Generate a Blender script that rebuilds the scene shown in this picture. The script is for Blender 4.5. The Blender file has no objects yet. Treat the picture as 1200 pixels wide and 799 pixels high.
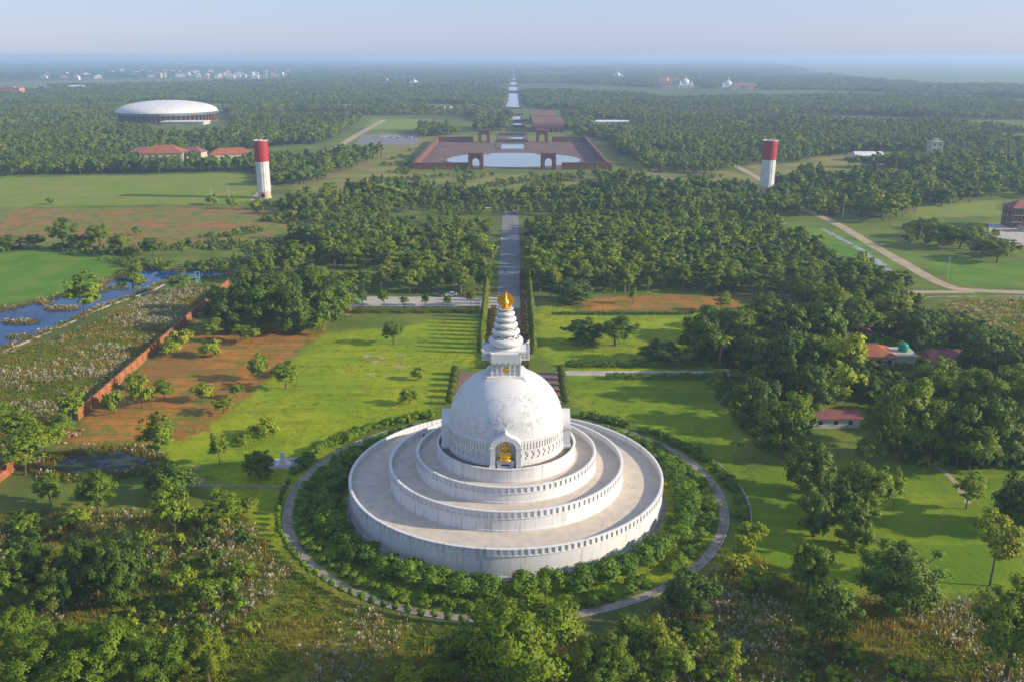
import bpy, bmesh, math, random
import numpy as np
from mathutils import Vector, Matrix, Euler

# ------------------------------------------------------------------ camera, sky, sun, exposure
SC = bpy.context.scene
COL = SC.collection
FPX, EYE, CAMH, CAMX, CAMY = 1080.0, 65.0, 82.0, 1.3, -163.0      # focal length and eye level in photo pixels (1200 wide)
TH = math.atan((399.5 - EYE) / FPX)
CT, ST = math.cos(TH), math.sin(TH)
cam_data = bpy.data.cameras.new('camera')
cam = bpy.data.objects.new('camera', cam_data)
COL.objects.link(cam)
cam.location = (CAMX, CAMY, CAMH)
cam.rotation_euler = (math.radians(90) - TH, 0, 0)
cam_data.sensor_width = 36.0
cam_data.lens = 36.0 * FPX / 1200.0
cam_data.shift_x = -1 / 1200
cam_data.clip_start = 1.0
cam_data.clip_end = 120000.0
SC.camera = cam

SUN_EL, SUN_AZ = math.radians(21), math.radians(-7)               # azimuth measured from +x towards +y
world = bpy.data.worlds.new('World')
SC.world = world
world.use_nodes = True
wn = world.node_tree.nodes
sky = wn.new('ShaderNodeTexSky')
sky.sky_type = 'NISHITA'
sky.sun_disc = False
sky.sun_elevation = SUN_EL
sky.sun_rotation = math.radians(90) - SUN_AZ
sky.altitude = 150
sky.air_density = 1.0
sky.dust_density = 0.6
sky.ozone_density = 1.5
wn['Background'].inputs['Strength'].default_value = 0.105
veil = wn.new('ShaderNodeMix')                                    # even blue-grey veil of a hazy sky over the clear-sky model
veil.data_type = 'RGBA'
veil.inputs[0].default_value = 0.68
veil.inputs[7].default_value = (2.05, 2.75, 4.5, 1)
world.node_tree.links.new(sky.outputs[0], veil.inputs[6])
world.node_tree.links.new(veil.outputs[2], wn['Background'].inputs['Color'])
sun_data = bpy.data.lights.new('sun', 'SUN')
sun_data.energy = 4.1
sun_data.angle = math.radians(0.55)
sun_data.color = (1.0, 0.86, 0.66)
sun = bpy.data.objects.new('sun', sun_data)
COL.objects.link(sun)
S = Vector((math.cos(SUN_EL) * math.cos(SUN_AZ), math.cos(SUN_EL) * math.sin(SUN_AZ), math.sin(SUN_EL)))
sun.rotation_euler = S.to_track_quat('Z', 'Y').to_euler()
sun.location = (150, -40, 120)
SC.view_settings.view_transform = 'Standard'
SC.view_settings.look = 'None'
SC.view_settings.gamma = 1.0
SC.view_settings.use_curve_mapping = False
SC.view_settings.exposure = 0.82
SC.render.engine = 'CYCLES'
SC.cycles.use_denoising = True
SC.cycles.max_bounces = 6
SC.cycles.diffuse_bounces = 3
SC.cycles.glossy_bounces = 2
SC.cycles.transmission_bounces = 3
SC.cycles.transparent_max_bounces = 8
SC.cycles.volume_bounces = 1
SC.cycles.sample_clamp_indirect = 6.0

random.seed(7)
RNG = np.random.default_rng(7)

# ------------------------------------------------------------------ photo pixel -> place
def G(px, py, h=0.0):
    """point where the sight line of a photo pixel meets the plane z = h"""
    a = (px - 601) / FPX; b = (py - 399.5) / FPX
    t = (h - CAMH) / (-ST - b * CT)
    return (CAMX + a * t, CAMY + (CT - b * ST) * t)
def HY(py, y):
    """height at which the sight line of row py passes over distance y"""
    b = (py - 399.5) / FPX
    return CAMH + (-ST - b * CT) * (y - CAMY) / (CT - b * ST)
def MPP(y, z=0.0):
    """metres per photo pixel at distance y"""
    return ((y - CAMY) * CT + (CAMH - z) * ST) / FPX
def GP(pts): return [G(*p) for p in pts]

# ------------------------------------------------------------------ materials
def nt(m): return m.node_tree
MATS = {}
def new_mat(name):
    m = bpy.data.materials.new(name); m.use_nodes = True; MATS[name] = m
    return m, m.node_tree.nodes, m.node_tree.links, m.node_tree.nodes['Principled BSDF']
def node(N, typ, **kw):
    n = N.new(typ)
    for k, v in kw.items():
        if k.startswith('i_'): n.inputs[k[2:].replace('_', ' ')].default_value = v
        else: setattr(n, k, v)
    return n
def noise(N, L, vec, scale, detail=4, rough=.55, dist=0.0):
    n = N.new('ShaderNodeTexNoise'); n.inputs['Scale'].default_value = scale
    n.inputs['Detail'].default_value = detail; n.inputs['Roughness'].default_value = rough
    n.inputs['Distortion'].default_value = dist
    if vec is not None: L.new(vec, n.inputs['Vector'])
    return n.outputs['Fac']
def mrange(N, L, v, a, b, c=0., d=1., smooth=True):
    n = N.new('ShaderNodeMapRange'); n.interpolation_type = 'SMOOTHSTEP' if smooth else 'LINEAR'
    L.new(v, n.inputs['Value'])
    for k, x in zip(('From Min', 'From Max', 'To Min', 'To Max'), (a, b, c, d)): n.inputs[k].default_value = x
    return n.outputs['Result']
def mix(N, L, fac, a, b, blend='MIX'):
    n = N.new('ShaderNodeMix'); n.data_type = 'RGBA'; n.blend_type = blend
    for s, v in ((n.inputs[0], fac), (n.inputs[6], a), (n.inputs[7], b)):
        if isinstance(v, bpy.types.NodeSocket): L.new(v, s)
        elif isinstance(v, (int, float)): s.default_value = v
        else: s.default_value = (*v, 1) if len(v) == 3 else v
    return n.outputs[2]
def vmath(N, L, op, a, b):
    n = N.new('ShaderNodeMath'); n.operation = op
    for s, v in ((n.inputs[0], a), (n.inputs[1], b)):
        if v is None: continue
        if isinstance(v, bpy.types.NodeSocket): L.new(v, s)
        else: s.default_value = v
    return n.outputs[0]
def bump(N, L, h, strength, dist):
    b = N.new('ShaderNodeBump'); b.inputs['Strength'].default_value = strength; b.inputs['Distance'].default_value = dist
    L.new(h, b.inputs['Height']); return b.outputs['Normal']
def M(name, col, col2=None, scale=.6, rough=.85, metal=0., bmp=0., bscale=6., spec=.3, coords='Object', stretch=None):
    """a plain surface: two tones broken up by noise, with a little relief"""
    if name in MATS: return MATS[name]
    m, N, L, P = new_mat(name)
    tc = N.new('ShaderNodeTexCoord'); v = tc.outputs[coords]
    if stretch:
        mp = N.new('ShaderNodeMapping'); mp.inputs['Scale'].default_value = stretch
        L.new(v, mp.inputs['Vector']); v = mp.outputs['Vector']
    if col2 is None: col2 = tuple(c * .72 for c in col)
    f = noise(N, L, v, scale, 5, .6)
    L.new(mix(N, L, mrange(N, L, f, .35, .68), col, col2), P.inputs['Base Color'])
    P.inputs['Roughness'].default_value = rough; P.inputs['Metallic'].default_value = metal
    P.inputs['Specular IOR Level'].default_value = spec
    if bmp: L.new(bump(N, L, noise(N, L, v, bscale, 4), bmp, .05), P.inputs['Normal'])
    return m
def leaf_mat(name, c1, c2, transl=.36, vscale=.35, vary=1.):
    m, N, L, P = new_mat(name)
    oi = N.new('ShaderNodeObjectInfo'); tc = N.new('ShaderNodeTexCoord')
    base = mix(N, L, oi.outputs['Random'], tuple(c * .8 for c in c1), tuple(min(.7, c) for c in (c2[0] * 1.3, c2[1] * 1.15, c2[2])))
    odd = vmath(N, L, 'FRACT', vmath(N, L, 'MULTIPLY', oi.outputs['Random'], 13.7), None)          # now and then an olive or dry-leaved one
    base = mix(N, L, mrange(N, L, odd, .78, .92, 0, .75 * vary), base, tuple(min(.7, c) for c in (c2[0] * 2.0, c2[1] * 1.25, c2[2] * 1.6)))
    geo = N.new('ShaderNodeNewGeometry'); stand = noise(N, L, geo.outputs['Position'], .021, 3, .6)  # stands of different species
    base = mix(N, L, mrange(N, L, stand, .46, .62, 0, .8 * vary), base, mix(N, L, .5, base, tuple(min(.7, c) for c in (c2[0] * 1.9, c2[1] * 1.5, c2[2] * 1.2))))
    f = noise(N, L, tc.outputs['Object'], vscale, 3)
    base = mix(N, L, mrange(N, L, f, .3, .7), base, mix(N, L, .5, base, tuple(min(1, c * 1.7) for c in c2)))
    f2 = noise(N, L, tc.outputs['Object'], 3.1, 2)
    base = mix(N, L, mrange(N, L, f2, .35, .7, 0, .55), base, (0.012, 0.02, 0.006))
    L.new(base, P.inputs['Base Color']); P.inputs['Roughness'].default_value = .6; P.inputs['Specular IOR Level'].default_value = .22
    t = N.new('ShaderNodeBsdfTranslucent'); L.new(mix(N, L, .5, base, (0.16, .2, .01)), t.inputs['Color'])
    ms = N.new('ShaderNodeMixShader'); ms.inputs[0].default_value = transl
    L.new(P.outputs[0], ms.inputs[1]); L.new(t.outputs[0], ms.inputs[2])
    L.new(ms.outputs[0], N['Material Output'].inputs['Surface'])
    return m

# ------------------------------------------------------------------ mesh helpers
def mesh_np(name, V, F, mats=(), midx=None, smooth=False, normals=None):
    V = np.asarray(V, dtype=np.float32); F = np.asarray(F, dtype=np.int32)
    me = bpy.data.meshes.new(name); n = F.shape[1]
    me.vertices.add(len(V)); me.vertices.foreach_set('co', V.ravel())
    me.loops.add(F.size); me.loops.foreach_set('vertex_index', F.ravel())
    me.polygons.add(len(F)); me.polygons.foreach_set('loop_start', np.arange(0, F.size, n, dtype=np.int32))
    if midx is not None: me.polygons.foreach_set('material_index', np.asarray(midx, dtype=np.int32))
    me.polygons.foreach_set('use_smooth', np.full(len(F), smooth or normals is not None))
    for m in mats: me.materials.append(m)
    me.update(calc_edges=True)
    if normals is not None: me.normals_split_custom_set_from_vertices(np.asarray(normals, dtype=np.float32))
    return me
class MB:
    """collects polygons of one part"""
    def __init__(s): s.v = []; s.f = []
    def add(s, v, f):
        o = len(s.v); s.v += [tuple(p) for p in v]; s.f += [tuple(i + o for i in q) for q in f]; return s
    def box(s, x0, x1, y0, y1, z0, z1, rz=0., at=(0, 0, 0)):
        c, d = math.cos(rz), math.sin(rz)
        v = [(x, y, z) for z in (z0, z1) for x, y in ((x0, y0), (x1, y0), (x1, y1), (x0, y1))]
        v = [(at[0] + x * c - y * d, at[1] + x * d + y * c, at[2] + z) for x, y, z in v]
        return s.add(v, [(3, 2, 1, 0), (4, 5, 6, 7), (0, 1, 5, 4), (1, 2, 6, 5), (2, 3, 7, 6), (3, 0, 4, 7)])
    def prism(s, pts, z0, z1):
        n = len(pts)
        a = sum(pts[i][0] * pts[(i + 1) % n][1] - pts[(i + 1) % n][0] * pts[i][1] for i in range(n))
        if a < 0: pts = pts[::-1]
        v = [(x, y, z0) for x, y in pts] + [(x, y, z1) for x, y in pts]
        return s.add(v, [tuple(range(n - 1, -1, -1)), tuple(range(n, 2 * n))] + [(i, (i + 1) % n, n + (i + 1) % n, n + i) for i in range(n)])
    def lathe(s, prof, seg=64, c=(0, 0), a0=0., a1=2 * math.pi):
        full = abs(a1 - a0 - 2 * math.pi) < 1e-6; k = seg if full else seg + 1; n = len(prof)
        v = [(c[0] + r * math.cos(a0 + (a1 - a0) * i / seg), c[1] + r * math.sin(a0 + (a1 - a0) * i / seg), z) for i in range(k) for r, z in prof]
        f = [(i * n + j, ((i + 1) % k) * n + j, ((i + 1) % k) * n + j + 1, i * n + j + 1) for i in range(seg) for j in range(n - 1)]
        return s.add(v, f)
    def tube(s, pts, rad, sides=6, cap=True):
        pts = [Vector(p) for p in pts]; o = []
        for i, p in enumerate(pts):
            t = (pts[min(i + 1, len(pts) - 1)] - pts[max(i - 1, 0)]).normalized()
            u = t.cross(Vector((.31, .95, .05))).normalized(); w = t.cross(u); r = rad[i] if hasattr(rad, '__len__') else rad
            o += [p + r * (math.cos(2 * math.pi * k / sides) * u + math.sin(2 * math.pi * k / sides) * w) for k in range(sides)]
        n = len(pts)
        f = [(i * sides + k, i * sides + (k + 1) % sides, (i + 1) * sides + (k + 1) % sides, (i + 1) * sides + k) for i in range(n - 1) for k in range(sides)]
        if cap: f += [tuple(range(sides - 1, -1, -1)), tuple((n - 1) * sides + k for k in range(sides))]
        return s.add(o, f)
    def ball(s, c, r, seg=12, rings=8):
        rx, ry, rz = r if hasattr(r, '__len__') else (r, r, r); v = [(c[0], c[1], c[2] - rz)]
        for i in range(1, rings):
            t = -math.pi / 2 + math.pi * i / rings
            v += [(c[0] + rx * math.cos(t) * math.cos(2 * math.pi * k / seg), c[1] + ry * math.cos(t) * math.sin(2 * math.pi * k / seg), c[2] + rz * math.sin(t)) for k in range(seg)]
        v.append((c[0], c[1], c[2] + rz)); e = len(v) - 1
        f = [(0, 1 + (k + 1) % seg, 1 + k) for k in range(seg)]
        for i in range(rings - 2):
            f += [(1 + i * seg + k, 1 + i * seg + (k + 1) % seg, 1 + (i + 1) * seg + (k + 1) % seg, 1 + (i + 1) * seg + k) for k in range(seg)]
        f += [(e, 1 + (rings - 2) * seg + k, 1 + (rings - 2) * seg + (k + 1) % seg) for k in range(seg)]
        return s.add(v, f)
    def xf(s, mat, start=0):
        for i in range(start, len(s.v)): s.v[i] = tuple(mat @ Vector(s.v[i]))
        return s
    def mesh(s, name, mat, smooth=False, bevel=0.):
        me = bpy.data.meshes.new(name); me.from_pydata(s.v, [], s.f); me.update()
        if mat: me.materials.append(mat)
        if smooth:
            me.polygons.foreach_set('use_smooth', [True] * len(me.polygons)); me.set_sharp_from_angle(angle=math.radians(42))
        return me
    def build(s, name, mat, parent=None, smooth=False, loc=None, rz=0.):
        return put(name, s.mesh(name, mat, smooth), parent, loc, rz)
def put(name, me, parent=None, loc=None, rz=0.):
    o = bpy.data.objects.new(name, me); COL.objects.link(o); o.parent = parent
    if loc: o.location = loc
    if rz: o.rotation_euler.z = rz
    return o
def tag(o, label=None, cat=None, group=None, kind=None):
    for k, v in (('label', label), ('category', cat), ('group', group), ('kind', kind)):
        if v: o[k] = v
    return o
def thing(name, label, cat, loc=(0, 0, 0), rz=0., group=None):
    o = put(name, None, None, loc, rz); o.empty_display_size = .5
    return tag(o, label, cat, group)
def copy_tree(o, parent=None):
    c = o.copy(); COL.objects.link(c); c.parent = parent
    for ch in KIDS.get(o.name, list(o.children)): copy_tree(ch, c)
    return c
KIDS = {}
def sheet(name, pts, z, mat, label=None, kind='structure'):
    """a flat piece of ground cover with its own small thickness"""
    o = MB().prism([tuple(p) for p in pts], z - .3, z).build(name, mat)
    tag(o, label, None, None, kind); return o
def ribbon(name, line, width, z, mat, label=None, kind='structure', sub=6):
    """road or path along a line, smoothed"""
    P = [Vector((x, y)) for x, y in line]; Q = []
    for i in range(len(P) - 1):
        p0, p1, p2, p3 = P[max(i - 1, 0)], P[i], P[i + 1], P[min(i + 2, len(P) - 1)]
        for k in range(sub):
            t = k / sub
            Q.append(.5 * ((2 * p1) + (p2 - p0) * t + (2 * p0 - 5 * p1 + 4 * p2 - p3) * t * t + (3 * p1 - p0 - 3 * p2 + p3) * t ** 3))
    Q.append(P[-1]); v = []; n = len(Q)
    for i, q in enumerate(Q):
        t = (Q[min(i + 1, n - 1)] - Q[max(i - 1, 0)]).normalized(); w = width if not hasattr(width, '__len__') else width[0] + (width[1] - width[0]) * i / (n - 1)
        w *= 1 + .05 * math.sin(i * 1.7) + .04 * math.sin(i * .61)
        v += [(q.x - t.y * w / 2, q.y + t.x * w / 2), (q.x + t.y * w / 2, q.y - t.x * w / 2)]
    pts = [v[i] for i in range(0, 2 * n, 2)] + [v[i] for i in range(2 * n - 1, 0, -2)]
    mb = MB(); V = [(x, y, z) for x, y in v] + [(x, y, z - .3) for x, y in v]; o = 2 * n
    F = []
    for i in range(n - 1):
        a, b, c, d = 2 * i, 2 * i + 1, 2 * i + 3, 2 * i + 2
        F += [(a, b, c, d), (a + o, d + o, c + o, b + o), (b, b + o, c + o, c), (a, d, d + o, a + o)]
    r = mb.add(V, F).build(name, mat)
    return tag(r, label, None, None, kind)
def sdf(P, poly):
    """signed distance to a polygon outline, positive inside"""
    A = np.asarray(poly, float); B = np.roll(A, -1, 0); d = np.full(len(P), 1e18); ins = np.zeros(len(P), bool)
    for a, b in zip(A, B):
        e = b - a; w = P - a; t = np.clip((w @ e) / (e @ e + 1e-9), 0, 1)
        d = np.minimum(d, ((w - t[:, None] * e) ** 2).sum(1))
        c1 = (a[1] <= P[:, 1]) != (b[1] <= P[:, 1])
        with np.errstate(divide='ignore', invalid='ignore'):
            xi = a[0] + (P[:, 1] - a[1]) * e[0] / (e[1] if e[1] else 1e-9)
        ins ^= c1 & (P[:, 0] < xi)
    return np.where(ins, 1, -1) * np.sqrt(d)

# ------------------------------------------------------------------ ground: one sheet to the horizon, its covers as soft-edged zones
ZP = {   # outlines read off the photo, turned into places on the ground
 'lawn': [[(40.4 * math.cos(t), 40.4 * math.sin(t)) for t in np.linspace(0, 6.283, 40)[:-1]], GP([(150, 545), (205, 512), (262, 480), (330, 432), (372, 390), (560, 374), (567, 420), (528, 440), (520, 474), (400, 512), (345, 575), (280, 566)]),
          GP([(628, 372), (640, 352), (690, 368), (860, 366), (815, 420), (850, 440), (845, 500), (880, 560), (850, 575), (780, 515), (665, 470), (656, 430), (628, 420)]),
          GP([(270, 560), (345, 572), (332, 600), (342, 650), (400, 704), (480, 728), (430, 736), (350, 700), (300, 640), (276, 600)])],
 'rice': [GP([(850, 545), (1000, 545), (1290, 545), (1290, 700), (960, 700), (850, 648), (868, 600)]), GP([(660, 440), (850, 440), (845, 500), (880, 560), (850, 575), (800, 525), (760, 490), (700, 480)])],
 'earth': [GP([(72, 516), (85, 495), (152, 448), (243, 376), (385, 388), (350, 414), (322, 436), (285, 470), (255, 492), (205, 518), (100, 522)]),
           GP([(672, 352), (700, 346), (872, 347), (872, 362), (740, 364), (680, 370)])],
 'brown': [GP([(-60, 244), (360, 243), (352, 262), (300, 285), (150, 293), (60, 284), (-60, 288)])],
 'field': [GP([(-60, 210), (288, 203), (300, 222), (302, 238), (120, 242), (-60, 243)]),
           GP([(1072, 238), (1172, 234), (1180, 252), (1075, 257)]),
           GP([(435, 140), (505, 140), (505, 152), (425, 152)])],
 'bright': [GP([(-60, 296), (60, 294), (135, 303), (128, 328), (60, 348), (-60, 370)]),
            GP([(1075, 300), (1300, 312), (1300, 338), (1120, 333)]),
            GP([(930, 262), (1010, 282), (1052, 318), (1030, 338), (960, 320), (920, 300)])],
 'wild': [GP([(-80, 425), (60, 400), (185, 342), (255, 330), (246, 366), (152, 436), (80, 490), (-20, 562), (-80, 600)]),
          GP([(1105, 352), (1290, 348), (1290, 440), (1130, 420)]),
          GP([(-80, 600), (120, 590), (280, 600), (350, 680), (480, 715), (560, 735), (700, 735), (830, 660), (960, 702), (1290, 705), (1400, 900), (600, 960), (-200, 900)])],
 'dry': [GP([(330, 210), (470, 160), (490, 205), (715, 205), (760, 190), (880, 205), (900, 225), (840, 240), (600, 228), (560, 236), (350, 225)]),
         GP([(430, 155), (560, 160), (700, 160), (730, 190), (480, 200)]),
         GP([(860, 182), (1010, 180), (1060, 196), (900, 216)])],
 'plain': [GP([(890, 70.5), (1300, 70), (1300, 104), (1080, 99), (1000, 93)]), GP([(-60, 97), (120, 94), (330, 92), (320, 98), (90, 104), (-60, 106)]),
           GP([(350, 70), (600, 69), (620, 73), (400, 74)]), GP([(-60, 118), (40, 116), (60, 122), (-60, 125)])],
}
def axis_pts(fine0, fine1, step, far, grow):
    a = list(np.arange(fine0, fine1 + .01, step)); s = step; x = fine1
    while x < far: s *= grow; x += s; a.append(x)
    return a
ys = axis_pts(-180, 420, 2.5, 60000, 1.05)
xr = axis_pts(0, 240, 2.5, 42000, 1.06)
xs = np.array([-x for x in xr[:0:-1]] + xr); ys = np.array([-3000, -900, -400, -250] + ys)
XX, YY = np.meshgrid(xs, ys); GV = np.stack([XX.ravel(), YY.ravel(), np.zeros(XX.size)], 1)
nx, ny = len(xs), len(ys)
ii = (np.arange(ny - 1)[:, None] * nx + np.arange(nx - 1)[None]).ravel()
GF = np.stack([ii, ii + 1, ii + 1 + nx, ii + nx], 1)

def ground_material():
    m, N, L, P = new_mat('ground_cover')
    geo = N.new('ShaderNodeNewGeometry'); pos = geo.outputs['Position']
    n1 = noise(N, L, pos, .006, 5, .6); n2 = noise(N, L, pos, .045, 5, .6); n3 = noise(N, L, pos, .35, 5, .65); n4 = noise(N, L, pos, 2.2, 3, .6)
    edge = vmath(N, L, 'ADD', vmath(N, L, 'MULTIPLY', vmath(N, L, 'SUBTRACT', n2, .5), 20.), vmath(N, L, 'MULTIPLY', vmath(N, L, 'SUBTRACT', n3, .5), 12.))
    ml = N.new('ShaderNodeMapping'); ml.inputs['Scale'].default_value = (.03, .22, 1); L.new(pos, ml.inputs['Vector'])
    def zone(name, w, off=0.):
        a = N.new('ShaderNodeAttribute'); a.attribute_name = 'zone_' + name
        return mrange(N, L, vmath(N, L, 'ADD', vmath(N, L, 'ADD', a.outputs['Fac'], edge), off), -w, w)
    def tone(a, b, n, lo=.36, hi=.64): return mix(N, L, mrange(N, L, n, lo, hi), a, b)
    c = tone((.095, .15, .016), (.17, .205, .024), n2)
    c = mix(N, L, mrange(N, L, n1, .45, .7), c, (.09, .10, .035))
    far = N.new('ShaderNodeSeparateXYZ'); L.new(pos, far.inputs[0])
    c = mix(N, L, mrange(N, L, far.outputs['Y'], 1200, 3000), c, tone((.035, .06, .02), (.10, .125, .045), noise(N, L, pos, .0035, 6, .65)))
    c = mix(N, L, zone('plain', 60.), c, tone((.13, .17, .06), (.17, .19, .075), noise(N, L, pos, .002, 5, .6)))
    c = mix(N, L, zone('dry', 6.), c, tone((.17, .185, .03), (.27, .225, .07), n2, .4, .62))
    c = mix(N, L, zone('field', 3.), c, tone(tone((.17, .245, .022), (.22, .27, .03), n2), (.25, .22, .06), noise(N, L, ml.outputs['Vector'], .5, 6, .7), .5, .64))
    c = mix(N, L, zone('brown', 5.), c, tone(tone((.33, .16, .05), (.21, .20, .035), n2, .45, .55), (.13, .16, .03), noise(N, L, pos, .12, 6, .75), .48, .6))
    c = mix(N, L, zone('bright', 2.5), c, tone(tone((.085, .20, .010), (.14, .245, .014), n2), (.17, .22, .03), noise(N, L, pos, .09, 6, .7), .5, .66))
    lawn = tone(tone((.20, .295, .006), (.31, .345, .008), n2, .38, .62), (.15, .235, .006), n3, .5, .75)
    lawn = mix(N, L, mrange(N, L, noise(N, L, ml.outputs['Vector'], 1., 5, .7), .5, .66, 0, .6), lawn, (.13, .20, .012))
    lawn = mix(N, L, mrange(N, L, noise(N, L, pos, .07, 6, .75), .58, .70, 0, .6), lawn, (.26, .24, .04))
    c = mix(N, L, zone('lawn', 3.), c, lawn)
    ms = N.new('ShaderNodeMapping'); ms.inputs['Scale'].default_value = (.02, .16, 1); ms.inputs['Rotation'].default_value = (0, 0, .12); L.new(pos, ms.inputs['Vector'])
    rows = noise(N, L, ms.outputs['Vector'], 1., 5, .65)
    c = mix(N, L, zone('rice', 3.), c, tone(tone((.11, .20, .005), (.18, .26, .007), n2, .4, .62), (.23, .275, .010), rows, .5, .68))
    c = mix(N, L, zone('wild', 4.), c, tone(tone((.13, .17, .014), (.25, .215, .030), n2, .4, .62), (.09, .125, .012), n3, .48, .66))
    earth = tone(tone((.46, .19, .032), (.30, .14, .028), n2, .4, .6), (.48, .25, .085), n3, .55, .75)
    earth = mix(N, L, mrange(N, L, noise(N, L, ml.outputs['Vector'], 2.2, 6, .75), .46, .60, 0, .8), earth, (.17, .125, .025))
    earth = mix(N, L, mrange(N, L, noise(N, L, pos, .11, 6, .75), .50, .60, 0, .8), earth, (.13, .17, .02))
    c = mix(N, L, zone('earth', 1.6, -.5), c, earth)
    c = mix(N, L, mrange(N, L, n4, .3, .75, 0, .35), c, mix(N, L, .6, c, (.02, .03, .006)))
    L.new(c, P.inputs['Base Color']); P.inputs['Roughness'].default_value = .95; P.inputs['Specular IOR Level'].default_value = .12
    h = vmath(N, L, 'ADD', vmath(N, L, 'MULTIPLY', n3, 1.), vmath(N, L, 'MULTIPLY', n4, .35))
    L.new(bump(N, L, h, .55, .5), P.inputs['Normal'])
    return m
gme = mesh_np('ground', GV, GF, [ground_material()])
for k, polys in ZP.items():
    d = np.full(len(GV), -1e9)
    for p in polys: d = np.maximum(d, sdf(GV[:, :2], p))
    at = gme.attributes.new('zone_' + k, 'FLOAT', 'POINT'); at.data.foreach_set('value', d.astype(np.float32))
tag(put('ground', gme), 'wide flat plain of grass, fields and bare earth', None, None, 'structure')

# paved things on the ground
m_conc = M('pale_concrete', (.46, .41, .34), (.36, .33, .28), .25, .9, bmp=.2, bscale=3)
m_path = M('grey_path', (.34, .28, .22), (.17, .155, .12), .6, .92, bmp=.3, bscale=4)  # darker mottling is tree shadow painted into the path colour
m_asph = M('road_asphalt', (.20, .20, .20), (.155, .155, .155), .2, .9, bmp=.15)
m_dirt = M('dirt_road', (.42, .32, .20), (.33, .25, .15), .15, .95, bmp=.3, bscale=2)
m_brickpave = M('brick_paving', (.23, .13, .10), (.17, .10, .085), .4, .9, bmp=.3, bscale=8)
m_brick = M('red_brick', (.18, .075, .05), (.13, .058, .042), .25, .9, bmp=.4, bscale=5)
m_kerb = M('kerb_stone', (.36, .34, .31), (.22, .21, .2), .7, .9)
def water_mat(name, col, rough=.06, bs=.9, bstr=.12):
    m, N, L, P = new_mat(name)
    geo = N.new('ShaderNodeNewGeometry')
    P.inputs['Base Color'].default_value = (*col, 1); P.inputs['Roughness'].default_value = rough; P.inputs['IOR'].default_value = 1.33
    P.inputs['Specular IOR Level'].default_value = .5
    L.new(bump(N, L, noise(N, L, geo.outputs['Position'], bs, 4), bstr, .1), P.inputs['Normal'])
    return m
m_river = water_mat('river_water', (.006, .045, .15))
m_river.node_tree.nodes['Principled BSDF'].inputs['Specular IOR Level'].default_value = .28
m_pond = water_mat('pond_water', (.008, .035, .08), .1, .8, .25)
def weeds(m, col, lo, hi, sc):
    N, L, P = m.node_tree.nodes, m.node_tree.links, m.node_tree.nodes['Principled BSDF']; g = N.new('ShaderNodeNewGeometry')
    f = mrange(N, L, noise(N, L, g.outputs['Position'], sc, 7, .7, .4), lo, hi); base = tuple(P.inputs['Base Color'].default_value)[:3]
    L.new(mix(N, L, f, base, col), P.inputs['Base Color']); L.new(mrange(N, L, f, 0, 1, .06, .8), P.inputs['Roughness'])
weeds(m_pond, (.045, .06, .018), .36, .54, .35); weeds(m_river, (.10, .085, .04), .60, .68, .07)
m_pool = water_mat('pool_water', (.24, .26, .27), .05, .5, .05)

def ring(name, r0, r1, z, mat, seg=180, a0=0., a1=2 * math.pi, zb=-.3):
    return MB().lathe([(r1, zb), (r1, z), (r0, z), (r0, zb)], seg, a0=a0, a1=a1).build(name, mat)
tag(ring('circular_path', 40.7, 42.3, .03, m_path), 'mottled grey stone path circling the pagoda', None, None, 'structure')
tag(ring('path_kerb', 42.3, 42.5, .13, m_kerb), 'thin raised kerb along the outer edge of the circular path', None, None, 'structure')
tag(ring('apron', 30.0, 30.9, .05, m_kerb), 'narrow stone apron at the foot of the pagoda wall', None, None, 'structure')
sheet('forecourt', [(-13.2, 38), (13.2, 38), (13.2, 73), (-13.2, 73)], .035, m_brickpave, 'brick paved forecourt behind the pagoda')
sheet('garden_path', [(13.21, 70.6), (60, 70.6), (60, 74.4), (13.21, 74.4)], .03, m_conc, 'pale path between two low hedges')
sheet('axis_walk', [(-4.0, 73.01), (4.0, 73.01), (4.0, 139.4), (-4.0, 139.4)], .03, m_brickpave, 'paved walk leading from the road to the pagoda')
sheet('axis_road', [(-4.2, 154.6), (4.3, 154.6), (4.3, 352), (-4.2, 352)], .034, m_asph, 'straight asphalt road running through the plantation')
for i, yy in enumerate((190, 262)):
    sheet('road_band', [(-4.4, yy), (4.5, yy), (4.5, yy + 5), (-4.4, yy + 5)], .05, m_conc, 'pale crossing band laid over the straight asphalt road')
sheet('car_park', [(-62, 139.4), (9, 139.4), (9, 154.59), (-62, 154.59)], .03, m_conc, 'pale concrete parking strip in front of the trees')
sheet('cross_road', [(-22, 352.1), (18, 352.1), (18, 357), (-22, 357)], .03, m_conc, 'pale road crossing the end of the asphalt road')
ribbon('dirt_road', GP([(935, 243), (958, 252), (985, 265), (1015, 283), (1060, 309), (1105, 333), (1150, 341), (1320, 345)]), 5.2, .03, m_dirt, 'pale dirt road curving past the stream')
ribbon('dirt_track', GP([(1035, 343), (1080, 342.5), (1140, 342)]), 4.2, .02, m_dirt, 'dirt track joining the pale curved road')
ribbon('dirt_track', GP([(298, 236), (322, 211), (352, 195), (390, 176), (418, 159), (450, 141)]), (6, 8), .03, m_dirt, 'straight dirt road running past the left water tower')
ribbon('dirt_track', GP([(852, 190), (880, 204), (905, 219)]), (6, 5), .03, m_dirt, 'short dirt track ending at the right water tower')
ribbon('garden_path', GP([(172, 566), (260, 569), (352, 570)]), 1.0, .02, m_path, 'narrow grey path crossing the lawn to the circular path')
ribbon('garden_path', GP([(1095, 545), (1115, 560), (1135, 590)]), 1.2, .02, m_dirt, 'worn footpath between the rice plots')

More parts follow.
